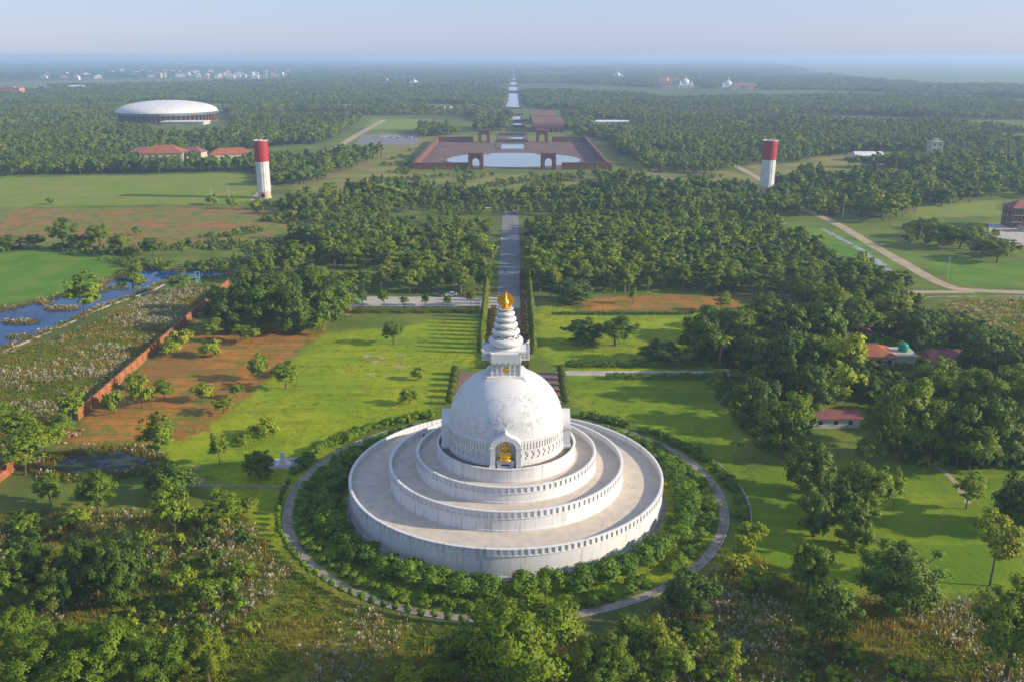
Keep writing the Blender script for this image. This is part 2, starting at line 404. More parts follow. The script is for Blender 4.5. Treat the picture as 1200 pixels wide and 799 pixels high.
# river, pond, stream
river = [(-80, 425), (0, 410), (30, 399), (53, 390), (85, 376), (121, 359), (150, 349), (175, 340), (192, 331), (210, 327), (252, 325), (268, 322), (266, 317), (215, 316.5), (175, 315), (150, 320), (133, 325), (116, 333), (122, 341), (100, 345), (77, 347), (50, 352), (14, 362), (-80, 372)]
sheet('river', GP(river), .05, m_river, 'deep blue backwater winding behind the reed bank')
ribbon('river_bank', GP([(-60, 428), (0, 412), (53, 391.5), (121, 361), (175, 342), (192, 334)]), .9, .22, m_conc, 'pale stone edging of the backwater')
a = np.linspace(0, 2 * np.pi, 40, endpoint=False); pc = G(118, 543); a_pond = a
sheet('pond', [(pc[0] + (12.2 + .9 * math.sin(3 * t + 1) + .6 * math.sin(5 * t)) * math.cos(t), pc[1] + (7.6 + .6 * math.sin(2 * t) + .5 * math.cos(4 * t)) * math.sin(t)) for t in a], .04, m_pond, 'weedy dark blue pond below the bare orange earth')
m_stream = water_mat('stream_water', (.30, .30, .27), .25, 1.2, .3)
weeds(m_stream, (.11, .14, .03), .46, .58, .22)
ribbon('stream', GP([(962, 268), (985, 280), (1010, 294), (1040, 315), (1058, 327)]), (2.6, 4.4), .03, m_stream, 'narrow bright stream beside the dirt road')
ribbon('ditch', GP([(1075, 348.5), (1140, 347.5), (1300, 347)]), 1.0, .03, m_stream, 'thin ditch of bright water along the dirt road')

# ------------------------------------------------------------------ pagoda
def white_mat(name, streak=.5, mould=0., base=(.67, .66, .65)):
    m, N, L, P = new_mat(name)
    geo = N.new('ShaderNodeNewGeometry'); pos = geo.outputs['Position']
    sp = N.new('ShaderNodeSeparateXYZ'); L.new(pos, sp.inputs[0])
    ang = vmath(N, L, 'ARCTAN2', sp.outputs['Y'], sp.outputs['X'])
    cb = N.new('ShaderNodeCombineXYZ'); L.new(vmath(N, L, 'MULTIPLY', ang, 26.), cb.inputs[0]); L.new(vmath(N, L, 'MULTIPLY', sp.outputs['Z'], .10), cb.inputs[2])
    st = noise(N, L, cb.outputs[0], 1.3, 5, .7)
    c = mix(N, L, mrange(N, L, noise(N, L, pos, .28, 6, .65), .42, .72, 0, .38), base, tuple(b * .80 for b in base))
    c = mix(N, L, mrange(N, L, st, .50, .72, 0, streak), c, (.33, .32, .30))
    c = mix(N, L, mrange(N, L, noise(N, L, pos, 2.6, 5, .7), .5, .8, 0, .3), c, (.42, .41, .39))
    if mould:
        q = noise(N, L, pos, 1.5, 8, .8, 0.); big = noise(N, L, pos, .22, 4, .6)
        band = vmath(N, L, 'MULTIPLY', mrange(N, L, sp.outputs['Z'], 15.5, 19.), mrange(N, L, sp.outputs['Z'], 24.6, 22.5))
        f = vmath(N, L, 'MULTIPLY', mrange(N, L, q, .45, .62), mrange(N, L, big, .42, .60))
        f = vmath(N, L, 'MULTIPLY', f, band)
        c = mix(N, L, vmath(N, L, 'MULTIPLY', f, mould), c, (.085, .085, .09))
        lo = vmath(N, L, 'MULTIPLY', mrange(N, L, noise(N, L, cb.outputs[0], 2.4, 6, .75), .47, .66), mrange(N, L, sp.outputs['Z'], 20., 16.))
        c = mix(N, L, vmath(N, L, 'MULTIPLY', lo, .6), c, (.24, .24, .24))
    L.new(c, P.inputs['Base Color']); P.inputs['Roughness'].default_value = .72; P.inputs['Specular IOR Level'].default_value = .25
    L.new(bump(N, L, noise(N, L, pos, 3., 5), .12, .05), P.inputs['Normal'])
    return m
m_wall = white_mat('whitewashed_wall', .95)
m_wall2 = white_mat('whitewashed_trim', .3)
m_dome = white_mat('weathered_dome_plaster', .4, .55)
m_floor = M('terrace_flooring', (.60, .51, .40), (.49, .425, .345), .5, .9, bmp=.25, bscale=5)
m_walk = M('dome_walkway', (.20, .155, .12), (.13, .11, .09), .5, .9, bmp=.25)
m_gold, N_, L_, P_ = new_mat('gold_leaf')
P_.inputs['Base Color'].default_value = (.85, .46, .05, 1); P_.inputs['Metallic'].default_value = .75; P_.inputs['Roughness'].default_value = .38
tcg = N_.new('ShaderNodeTexCoord'); L_.new(bump(N_, L_, noise(N_, L_, tcg.outputs['Object'], 4., 4), .25, .05), P_.inputs['Normal'])
m_goldback = M('gilded_niche', (.46, .27, .035), (.34, .19, .03), 1.5, .5, .35)
m_dark = M('dark_recess', (.05, .045, .04), None, 1., .9)

pag = thing('pagoda', 'white domed pagoda with three round terraces, ringed spire and golden finial', 'pagoda')
TERR = [(30.0, 0.0, 4.30, 5.48, 22.3, .95), (22.3, 4.30, 6.98, 8.21, 17.1, .9), (17.1, 6.98, 9.04, 10.19, 13.2, .85)]
for R, z0, fl, top, rin, sp in TERR:
    prof = [(R + .12, z0 - .3 if z0 == 0 else z0), (R + .12, z0 + .35), (R, z0 + .42), (R - .04, fl - .3), (R + .10, fl - .22), (R + .10, fl - .02), (R - .10, fl + .02),
            (R - .10, top - .24), (R + .09, top - .20), (R + .09, top - .04), (R + .03, top), (R - .42, top), (R - .48, top - .04), (R - .48, top - .20), (R - .32, top - .24), (R - .32, fl - .01)]
    t = MB().lathe(prof, 200).build('terrace', m_wall, pag, True)
    fo = MB().lathe([(R - .30, fl), (rin - .3, fl)], 200).build('terrace_floor', m_floor, t)
    n = int(2 * math.pi * R / (1.12))
    pm = MB().box(-.15, .15, -.40, .12, fl + .021, top - .21).mesh('balustrade_post', m_wall2)
    back = MB()
    for k in range(n):
        a = 2 * math.pi * (k + .5) / n - math.pi / 2
        if math.sin(a) < -.06:
            p = put('balustrade_post', pm, t, (R * math.cos(a), R * math.sin(a), 0), a + math.pi / 2)
            p.rotation_euler.z = a + math.pi / 2; p.scale.y = -1
            p.location = ((R - 0.0) * math.cos(a), (R - 0.0) * math.sin(a), 0)
        else:
            s0 = len(back.v); back.box(-.15, .15, -.12, .40, fl + .021, top - .21)
            back.xf(Matrix.Translation((R * math.cos(a), R * math.sin(a), 0)) @ Matrix.Rotation(a + math.pi / 2, 4, 'Z'), s0)
    tag(back.build('balustrade_posts_rear', m_wall2, t), kind='stuff')
pl = MB().lathe([(13.25, 9.04), (13.25, 9.5), (13.2, 9.55), (13.2, 11.45), (13.28, 11.5), (13.28, 11.72), (13.2, 11.76), (12.85, 11.76), (12.8, 11.7), (12.8, 11.2)], 160).build('plinth', m_wall, pag, True)
MB().lathe([(12.81, 11.3), (10.6, 11.3)], 120).build('plinth_walkway', m_walk, pl)
# drum with two rows of carved recesses, then the dome
dp = [(11.15, 11.3), (11.15, 12.2), (11.02, 12.3), (11.0, 13.0), (11.0, 13.05), (11.0, 15.75), (11.12, 15.82), (11.12, 16.0), (10.98, 16.1), (10.95, 16.35)]
drum = MB().lathe([(11.15, 11.3), (11.15, 12.25), (10.86, 12.35), (10.86, 13.95), (11.03, 13.98), (11.03, 14.22), (10.86, 14.25), (10.86, 15.8), (11.12, 15.84), (11.14, 16.08), (10.94, 16.2)], 160).build('drum', m_dome, pag, True)
rl = MB()
nb = 112
for k in range(nb):
    a = 2 * math.pi * k / nb; s0 = len(rl.v)
    rl.box(-.17, .17, -.19, .05, 14.24, 15.82); rl.box(-.30, .30, -.16, .05, 15.45, 15.82)
    rl.xf(Matrix.Translation((10.86 * math.cos(a), 10.86 * math.sin(a), 0)) @ Matrix.Rotation(a + math.pi / 2, 4, 'Z'), s0)
for k in range(56):
    a = 2 * math.pi * (k + .5) / 56; s0 = len(rl.v)
    rl.box(-.45, .45, -.18, .05, 12.34, 12.9); rl.box(-.16, .16, -.18, .05, 12.9, 13.97); rl.box(-.42, .42, -.16, .05, 13.5, 13.97)
    rl.xf(Matrix.Translation((10.86 * math.cos(a), 10.86 * math.sin(a), 0)) @ Matrix.Rotation(a + math.pi / 2, 4, 'Z'), s0)
tag(rl.build('carved_relief', m_dome, drum), kind='stuff')
prof = [(10.95, 16.15)]
for i in range(0, 41):
    t = math.radians(90 * i / 41)
    prof.append((10.72 * math.cos(t) ** .92, 16.25 + 9.75 * math.sin(t) ** 1.02))
dome = MB().lathe(prof, 160).build('dome', m_dome, pag, True)

# niches on the four sides, a seated golden figure in each
def arch_outline(w, hs, rise, n=14, peak=0.):
    """half-width w, straight up to hs, then an ogee arch of that rise"""
    pts = [(-w, 0), (-w, hs)]
    for i in range(1, n):
        t = math.pi - math.pi * i / n; x = w * math.cos(t); z = hs + rise * math.sin(t)
        pts.append((x, z + peak * max(0, 1 - abs(x) / (w * .34)) ** 1.6))
    return pts + [(w, hs), (w, 0)]
def arch_frame(mb, outer, inner, y0, y1):
    """ring between two outlines of equal count, extruded from y0 to y1"""
    n = len(outer)
    v = [(x, y0, z) for x, z in outer] + [(x, y0, z) for x, z in inner] + [(x, y1, z) for x, z in outer] + [(x, y1, z) for x, z in inner]
    f = []
    for i in range(n - 1):
        f += [(i, i + n, i + n + 1, i + 1), (i, i + 1, i + 1 + 2 * n, i + 2 * n), (i + n, i + 3 * n, i + 3 * n + 1, i + n + 1), (i + 2 * n, i + 2 * n + 1, i + 3 * n + 1, i + 3 * n)]
    f += [(0, 2 * n, 3 * n, n), (n - 1, 2 * n - 1, 4 * n - 1, 3 * n - 1)]
    return mb.add(v, f)
def figure_mesh():
    """seated figure on a lotus throne, one continuous skin"""
    b = MB()
    b.lathe([(0, 0), (1.05, 0), (1.15, .14), (.95, .34), (.85, .42), (1.0, .56), (1.05, .72), (.9, .82), (0, .84)], 28)
    b.ball((0, -.12, .98), (1.0, .62, .26), 20, 10); b.ball((-.62, -.3, 1.0), (.46, .34, .22)); b.ball((.62, -.3, 1.0), (.46, .34, .22))
    b.ball((0, -.5, 1.08), (.42, .2, .12)); b.ball((0, .05, 1.42), (.46, .34, .55), 16, 10); b.ball((0, .03, 1.8), (.58, .33, .36), 16, 10)
    for s in (-1, 1):
        b.tube([(s * .55, .03, 1.92), (s * .74, -.05, 1.5), (s * .58, -.32, 1.22), (s * .12, -.5, 1.2)], [.19, .16, .13, .10], 8)
    b.tube([(0, .02, 1.95), (0, 0, 2.25)], [.17, .15], 10); b.ball((0, -.03, 2.42), (.25, .27, .32), 16, 10); b.ball((0, 0, 2.72), (.13, .13, .14))
    b.ball((0, -.3, 2.4), (.05, .06, .09), 8, 6); b.ball((-.25, 0, 2.36), (.05, .08, .16), 8, 6); b.ball((.25, 0, 2.36), (.05, .08, .16), 8, 6)
    me = b.mesh('figure', m_gold)
    o = bpy.data.objects.new('figure_source', me); rm = o.modifiers.new('skin', 'REMESH'); rm.mode = 'VOXEL'; rm.voxel_size = .045; rm.use_smooth_shade = True
    COL.objects.link(o); dg = bpy.context.evaluated_depsgraph_get(); r = bpy.data.meshes.new_from_object(o.evaluated_get(dg)); r.name = 'figure'
    bpy.data.objects.remove(o); r.materials.clear(); r.materials.append(m_gold)
    return r
fig = figure_mesh()
FR, ZB = 12.1, 11.31
for q in range(4):
    rz = q * math.pi / 2
    ni = put('niche', None, pag, (0, 0, 0), rz); ni.empty_display_size = .5
    o_ = arch_outline(2.75, 4.1, 2.05, 18, .75); i_ = arch_outline(1.85, 3.75, 1.55, 18, 0.)
    fm = arch_frame(MB(), o_, i_, 0, 2.9)
    fm.box(-2.95, -1.86, -.12, 2.2, 0, .55); fm.box(1.86, 2.95, -.12, 2.2, 0, .55)
    fm.box(-2.92, -1.9, -.08, .3, 3.75, 4.05); fm.box(1.9, 2.92, -.08, .3, 3.75, 4.05)
    fr = fm.build('niche_frame', m_wall2, ni, False, (0, -FR, ZB))
    ib = arch_outline(1.86, 3.76, 1.56, 18, 0.); n = len(ib)
    MB().add([(x, 1.75, z) for x, z in ib], [tuple(range(n))]).build('niche_back', m_goldback, ni, False, (0, -FR, ZB))
    halo = MB(); halo.lathe([(1.0, 0), (1.0, .1), (.78, .1), (.78, 0), (1.0, 0)], 28); halo.xf(Matrix.Translation((0, 1.6, 3.75)) @ Matrix.Rotation(math.pi / 2, 4, 'X'))
    halo.build('halo', m_gold, ni, True, (0, -FR, ZB))
    MB().box(-1.5, 1.5, .25, 1.7, 0, 1.15).box(-1.62, 1.62, .15, 1.72, 1.15, 1.38).build('altar', m_wall2, ni, False, (0, -FR, ZB))
    MB().box(-.75, .75, .2, .26, .5, .8).build('plaque', m_dark, ni, False, (0, -FR, ZB))
    st = put('golden_figure', fig, ni, (0, -FR + 1.0, ZB + 1.38)); st.scale = (1.22, 1.1, 1.28)

# harmika: panelled box and cross-shaped canopy with scalloped edge
har = put('harmika', None, pag); har.empty_display_size = .5
MB().box(-3.75, 3.75, -3.75, 3.75, 24.55, 25.15).box(-3.45, 3.45, -3.45, 3.45, 25.15, 25.6).build('base_slab', m_wall2, har)
MB().box(-2.55, 2.55, -2.55, 2.55, 25.6, 28.5).build('core', m_wall2, har)
for q in range(4):
    pm = MB()
    for x in (-2.6, -1.62, -.72, .72, 1.62, 2.6): pm.box(x - .17, x + .17, -2.74, -2.55, 25.6, 28.3)
    for z in (25.62, 26.35, 27.05, 27.75): pm.box(-2.7, -.75, -2.68, -2.55, z, z + .16); pm.box(.75, 2.7, -2.68, -2.55, z, z + .16)
    pm.box(-2.75, 2.75, -2.8, -2.55, 28.0, 28.45)
    pm.build('lattice_panel', m_wall2, har, False, None, q * math.pi / 2)
    md = MB().lathe([(0, .12), (.3, .12), (.36, .06), (.52, .06), (.55, 0), (.0, 0)], 24); md.xf(Matrix.Translation((0, -2.6, 26.75)) @ Matrix.Rotation(math.pi / 2, 4, 'X'))
    md.build('medallion', m_gold, har, True, None, q * math.pi / 2)
cano = MB().box(-2.52, 2.52, -2.52, 2.52, 28.45, 30.3).build('canopy', m_wall2, har)
for q in range(4):
    c = MB(); y1 = -4.25
    c.box(-2.6, 2.6, y1, -2.521, 28.95, 30.15)
    c.box(-2.62, 2.62, y1 - .12, y1, 29.0, 30.35)
    ns = 5; w = 5.24 / ns
    for k in range(ns):
        x0 = -2.62 + k * w; pts = [(x0, 29.0), (x0 + w, 29.0)] + [(x0 + w / 2 + w / 2 * math.cos(t), 29.0 - .55 * math.sin(t)) for t in np.linspace(0, math.pi, 9)[1:-1]]
        n = len(pts); c.add([(x, y1 - .12, z) for x, z in pts] + [(x, y1 + .03, z) for x, z in pts], [tuple(range(n - 1, -1, -1)), tuple(range(n, 2 * n))] + [(i, (i + 1) % n, n + (i + 1) % n, n + i) for i in range(n)])
    for s in (-1, 1):
        c.box(min(s * 2.6, s * 2.85), max(s * 2.6, s * 2.85), y1 - .05, -2.7, 30.0, 30.25); c.box(min(s * 2.6, s * 2.85), max(s * 2.6, s * 2.85), y1 - .05, -2.7, 28.7, 28.95)
        for yy in (y1 - .05, -3.55, -2.95): c.box(min(s * 2.6, s * 2.8), max(s * 2.6, s * 2.8), yy, yy + .2, 28.95, 30.0)
        a, b = s * 2.3, s * 2.9
        c.add([(a, y1 - .14, 30.3), (b, y1 - .14, 30.3), (b, y1 + .5, 30.3), (a, y1 + .5, 30.3), (b, y1 - .2, 31.0)], [(0, 1, 4), (1, 2, 4), (2, 3, 4), (3, 0, 4), (3, 2, 1, 0)])
    c.build('scalloped_canopy', m_wall2, cano, False, None, q * math.pi / 2)
# spire: five swelling rings, each open on top with small arches, then the gilded finial
spire = put('spire', None, pag); spire.empty_display_size = .5
MB().lathe([(2.4, 30.28), (2.4, 30.6), (1.6, 30.75), (1.05, 31.2), (.62, 37.6), (0.0, 37.7)], 40).build('mast', m_wall2, spire, True)
RINGS = [(3.22, 31.75, 1.75), (2.62, 33.45, 1.3), (2.22, 34.75, 1.15), (1.95, 35.85, 1.02), (1.66, 36.85, .95)]
for R, zc, h in RINGS:
    pf = [(R * .52, zc - h * .46)] + [(R * (.70 + .30 * math.cos(t)), zc - h * .05 + h * .42 * math.sin(t)) for t in np.linspace(-1.45, 1.2, 14)] + [(R * .76, zc + h * .34), (R * .70, zc + h * .30), (R * .66, zc + h * .04), (R * .4, zc)]
    rg = MB().lathe(pf, 56).build('spire_ring', m_wall2, spire, True)
    ar = MB(); nA = 8
    for k in range(nA):
        a = 2 * math.pi * (k + .5) / nA - math.pi / 2; s0 = len(ar.v); aw = R * .23
        ar.tube([(aw * math.cos(t), 0, h * .46 * math.sin(t)) for t in np.linspace(0, math.pi, 9)], R * .055, 6)
        ar.xf(Matrix.Translation((R * .62 * math.cos(a), R * .62 * math.sin(a), zc + .02)) @ Matrix.Rotation(a + math.pi / 2, 4, 'Z') @ Matrix.Rotation(-.25, 4, 'X'), s0)
    ar.lathe([(R * .42, zc + h * .4), (R * .5, zc + h * .52), (R * .42, zc + h * .56), (R * .2, zc + h * .55)], 40)
    ar.build('arches', m_wall2, rg, True)
fin = put('finial', None, pag); fin.empty_display_size = .5
dish = MB().lathe([(.5, 37.35), (1.15, 37.5), (1.5, 37.72), (1.5, 37.82), (1.1, 37.74), (0, 37.72)], 40)
for k in range(4):
    a = math.pi / 4 + k * math.pi / 2; dish.ball((1.42 * math.cos(a), 1.42 * math.sin(a), 37.95), .15, 10, 6)
dish.build('finial_dish', m_wall2, fin, True)
MB().lathe([(0, 37.73), (.75, 37.75), (.85, 37.9), (.5, 38.1), (.28, 38.3), (.52, 38.55), (.62, 38.85), (.45, 39.2), (.2, 39.5), (.16, 40.7), (0, 40.8)], 24).build('finial_jewel', m_gold, fin, True)
for q in range(4):
    o = []; nn = 26
    for i in range(nn + 1):
        t = i / nn; z = 38.0 + 3.25 * t; r = 1.62 * (math.sin(math.pi * min(1, t * 1.08 + .10)) ** .72 if t < .83 else max(0, math.sin(math.pi * min(1, .83 * 1.08 + .10)) ** .72 * (1 - t) / .17))
        o.append((r * (1 + .05 * math.sin(i * 2.4)), z))
    v = [(r, -.035, z) for r, z in o] + [(.1, -.035, z) for r, z in o] + [(r, .035, z) for r, z in o] + [(.1, .035, z) for r, z in o]; n = nn + 1; f = []
    for i in range(nn):
        f += [(i, i + 1, n + i + 1, n + i), (2 * n + i, 3 * n + i, 3 * n + i + 1, 2 * n + i + 1), (i, 2 * n + i, 2 * n + i + 1, i + 1)]
    MB().add(v, f).build('finial_leaf', m_gold, fin, False, None, q * math.pi / 2)

# ------------------------------------------------------------------ vegetation: prototypes
m_bark = M('bark', (.12, .09, .06), (.07, .055, .04), 2., .95, bmp=.4)
m_palebark = M('pale_bark', (.26, .22, .17), (.16, .13, .10), 2., .95, bmp=.3)
LM = {
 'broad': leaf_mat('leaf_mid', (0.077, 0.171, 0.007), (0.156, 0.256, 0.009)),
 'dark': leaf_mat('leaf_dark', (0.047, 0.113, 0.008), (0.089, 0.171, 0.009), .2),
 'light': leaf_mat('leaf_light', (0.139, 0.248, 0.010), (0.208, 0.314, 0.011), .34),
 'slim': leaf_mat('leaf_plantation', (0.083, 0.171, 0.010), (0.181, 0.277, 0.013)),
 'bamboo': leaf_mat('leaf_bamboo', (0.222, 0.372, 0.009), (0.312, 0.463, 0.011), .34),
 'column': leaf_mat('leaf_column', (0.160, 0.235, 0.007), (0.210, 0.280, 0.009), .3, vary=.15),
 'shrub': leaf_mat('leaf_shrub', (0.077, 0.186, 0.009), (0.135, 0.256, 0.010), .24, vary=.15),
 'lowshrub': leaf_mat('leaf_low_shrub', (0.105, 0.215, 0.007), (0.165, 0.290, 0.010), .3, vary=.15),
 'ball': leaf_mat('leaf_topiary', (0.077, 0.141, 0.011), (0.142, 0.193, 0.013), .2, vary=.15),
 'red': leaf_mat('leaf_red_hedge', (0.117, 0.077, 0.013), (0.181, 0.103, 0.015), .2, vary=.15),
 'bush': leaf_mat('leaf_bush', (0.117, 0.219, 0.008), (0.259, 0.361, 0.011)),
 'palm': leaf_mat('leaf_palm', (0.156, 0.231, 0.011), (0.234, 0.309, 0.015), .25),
}
LM['big'] = LM['broad']; LM['bigdark'] = LM['dark']
def leaves(cen, cdir, nor, size, rng, asp=1.35, up=0.):
    """diamond leaf sprays at cen, facing roughly cdir, shaded with the smooth direction nor"""
    n = len(cen); f = cdir + rng.normal(0, .42, (n, 3)); f[:, 2] += up
    f /= np.linalg.norm(f, axis=1)[:, None] + 1e-9
    bad = (f * nor).sum(1) < 0; f[bad] *= -1
    t = np.cross(f, rng.normal(0, 1, (n, 3))); t /= np.linalg.norm(t, axis=1)[:, None] + 1e-9
    b = np.cross(f, t); s = size * rng.uniform(.6, 1.35, (n, 1))
    V = np.stack([cen - t * s * asp * .5, cen - b * s * .5 + f * s * .10, cen + t * s * asp * .5, cen + b * s * .5 + f * s * .10], 1).reshape(-1, 3)
    F = np.arange(4 * n).reshape(n, 4)
    return V, F, np.repeat(unit(nor * .62 + f * .5), 4, 0)
def unit(v): return v / (np.linalg.norm(v, axis=1)[:, None] + 1e-9)
def crown(name, mat, seed, rx, rz, zc, nclump, nleaf, leaf, cr=(.26, .42), spread=(.5, .95), taper=0., low=-.75, shell=.55):
    rng = np.random.default_rng(seed)
    d = unit(rng.normal(0, 1, (nclump * 3, 3))); d = d[d[:, 2] > low][:nclump]
    k = len(d); r = rng.uniform(*spread, (k, 1)) ** .6
    C = d * r * np.array([rx, rx, rz]) * rng.uniform(.78, 1.12, (k, 1))
    if taper: C[:, :2] *= (1 - taper * np.clip((C[:, 2:] / rz + 1) / 2, 0, 1))
    CR = rng.uniform(*cr, k) * (rx * .5 + rz * .5) * (.75 + .5 * rng.random(k))
    w = CR ** 2; ci = rng.choice(k, nleaf, p=w / w.sum())
    dd = unit(rng.normal(0, 1, (nleaf, 3))); dd[:, 2] = np.where(dd[:, 2] < -.35, -dd[:, 2], dd[:, 2])
    rr = CR[ci][:, None] * (shell * .8 + (1.42 - shell * .8) * rng.random((nleaf, 1)) ** 1.15)
    P = C[ci] + dd * rr * np.array([1, 1, .82])
    out = unit(P / np.array([rx, rx, rz]))
    nor = unit(dd * .75 + out * .5 + np.array([0, 0, .15]))
    V, F, Nn = leaves(P + np.array([0, 0, zc]), nor, nor, leaf, rng)
    return mesh_np(name, V, F, [mat], normals=Nn), C + np.array([0, 0, zc])
def trunk(name, mat, seed, h, r, tips, nl=6, sides=7):
    rng = np.random.default_rng(seed); b = MB(); k = rng.normal(0, .12, 2)
    top = (k[0] * h * .3, k[1] * h * .3, h)
    b.tube([(0, 0, -.25), (0, 0, .1), (k[0] * h * .1, k[1] * h * .1, h * .4), top], [r * 1.5, r * 1.15, r * .85, r * .5], sides)
    for c in tips[:nl]:
        z0 = h * rng.uniform(.5, .95); p0 = (top[0] * z0 / h, top[1] * z0 / h, z0)
        b.tube([p0, (p0[0] * .5 + c[0] * .5, p0[1] * .5 + c[1] * .5, z0 + (c[2] - z0) * .6), tuple(c)], [r * .45, r * .3, r * .1], 5)
    return b.mesh(name, mat, True)
PROTO = {}      # kind -> list of (trunk mesh, crown mesh, natural height, natural width)
def proto(kind, seeds, H, rx, rz, zc, nclump, nleaf, leaf, tr=.22, th=None, bark=None, **kw):
    L = []
    for s in seeds:
        cm, tips = crown('crown', LM[kind], s, rx, rz, zc, nclump, nleaf, leaf, **kw)
        tm = trunk('trunk', bark or m_bark, s, th or zc, tr, tips)
        co = np.empty(len(cm.vertices) * 3, np.float32); cm.vertices.foreach_get('co', co); co = co.reshape(-1, 3)
        L.append((tm, cm, float(np.percentile(co[:, 2], 99.5)), float(np.percentile(np.abs(co[:, 0]), 98) * 2)))
    PROTO[kind] = L
proto('broad', (1, 2, 3), 10, 4.3, 3.6, 5.6, 70, 9000, .33, .26, bark=m_bark, cr=(.13, .26), shell=.3, spread=(.12, .95))
proto('dark', (4, 5, 6), 9, 4.4, 3.9, 3.9, 76, 9500, .34, .30, low=-.95, cr=(.13, .26), shell=.3, spread=(.12, .95))
proto('light', (7, 8, 9), 9, 3.1, 3.7, 5.0, 44, 3600, .30, .14, cr=(.12, .24), shell=.2, spread=(.06, .95))
proto('slim', (10, 11, 12, 13), 12, 2.3, 4.5, 6.8, 40, 3800, .36, .16, th=8, bark=m_palebark, cr=(.10, .20), taper=.45, shell=.2, spread=(.06, .95))
proto('bamboo', (14,), 9, 3.0, 4.3, 4.6, 26, 4200, .34, .1, cr=(.14, .28), shell=.25, taper=-.2, low=-.95)
proto('shrub', (15, 16, 17), 3, 1.95, 1.35, 1.35, 26, 2600, .22, .10, th=1.0, cr=(.24, .34), low=-.7, spread=(.35, .7), shell=.5)
proto('lowshrub', (18, 19), 1.6, 1.15, .72, .72, 10, 620, .26, .06, th=.6, cr=(.34, .52), low=-.6)
proto('bush', (20, 21, 22), 2.6, 1.7, 1.2, 1.2, 20, 1300, .25, .08, th=.5, cr=(.22, .38), low=-.6, shell=.3, spread=(.05, .9))
proto('big', (81, 82), 10, 4.3, 3.7, 5.2, 120, 19000, .21, .26, cr=(.10, .22), shell=.3, spread=(.12, .95), low=-.9)
proto('bigdark', (83, 84), 9, 4.4, 3.9, 4.2, 120, 18000, .22, .30, low=-.95, cr=(.10, .22), shell=.3, spread=(.12, .95))
def simple_proto(kind, seed, fn, tm):
    PROTO.setdefault(kind, []).append((tm,) + fn(seed))
def column_crown(seed):
    rng = np.random.default_rng(seed); n = 1700; z = rng.random(n) ** .9; a = rng.random(n) * 2 * np.pi
    R = (.95 * (1 - z) ** .55 + .10) * (1 + .14 * np.sin(9 * z + 3 * np.cos(a)))
    r = R * (.72 + .32 * rng.random(n)); P = np.stack([r * np.cos(a), r * np.sin(a), .5 + 7.6 * z], 1)
    nor = unit(np.stack([np.cos(a), np.sin(a), .25 + 0 * a], 1)); V, F, Nn = leaves(P, nor, nor, .34, rng)
    return mesh_np('crown', V, F, [LM['column']], normals=Nn), 8.2, 1.9
def ball_crown(seed):
    rng = np.random.default_rng(seed); n = 1300; d = unit(rng.normal(0, 1, (n, 3)))
    P = d * np.array([1.1, 1.1, 1.0]) * (.86 + .18 * rng.random((n, 1))) + np.array([0, 0, 1.35]); V, F, Nn = leaves(P, d, d, .2, rng)
    return mesh_np('crown', V, F, [LM['ball']], normals=Nn), 2.4, 2.3
def sapling_crown(seed):
    rng = np.random.default_rng(seed); n = 190; d = unit(rng.normal(0, 1, (n, 3)))
    P = d * np.array([.55, .55, .75]) * (.4 + .6 * rng.random((n, 1))) + np.array([0, 0, 1.45]); V, F, Nn = leaves(P, d, d, .24, rng)
    return mesh_np('crown', V, F, [LM['lowshrub']], normals=Nn), 2.2, 1.2
def palm_crown(seed):
    rng = np.random.default_rng(seed); V = []; F = []
    for k in range(22):
        a = 2 * math.pi * k / 22 + rng.normal(0, .12); el = rng.uniform(-.15, 1.15); Ln = rng.uniform(2.6, 3.5); prev = None
        c, s = math.cos(a), math.sin(a); r = 0.; z = 6.0; e = el
        for j in range(9):
            t = j / 8; w = .55 * math.sin(math.pi * min(1, .12 + t * .86)) + .04
            pL = (r * c - w * s, r * s + w * c, z - w * .55); pR = (r * c + w * s, r * s - w * c, z - w * .55); pm = (r * c, r * s, z)
            o = len(V); V += [pL, pm, pR]
            if prev is not None and j % 1 == 0: F += [(prev, prev + 1, o + 1, o), (prev + 1, prev + 2, o + 2, o + 1)]
            prev = o; r += Ln / 8 * math.cos(e); z += Ln / 8 * math.sin(e); e -= .24
    return mesh_np('crown', V, F, [LM['palm']], smooth=True), 7.6, 5.4
def palm_trunk():
    return MB().tube([(0, 0, -.25), (.05, 0, 2), (.1, .05, 4), (0, 0, 6.05)], [.34, .24, .2, .22], 8).mesh('trunk', m_palebark, True)
for s in (30, 31): simple_proto('column', s, column_crown, MB().tube([(0, 0, -.2), (0, 0, 4), (0, 0, 7.6)], [.14, .1, .03], 6).mesh('trunk', m_bark, True))
simple_proto('ball', 32, ball_crown, MB().tube([(0, 0, -.2), (0, 0, 1.3)], [.12, .08], 6).mesh('trunk', m_bark, True))
for s in (33, 34): simple_proto('sapling', s, sapling_crown, MB().tube([(0, 0, -.2), (.03, 0, 1.0), (0, .02, 1.7)], [.05, .04, .02], 5).mesh('trunk', m_bark, True))
simple_proto('palm', 35, palm_crown, palm_trunk())
TREE_N = 0
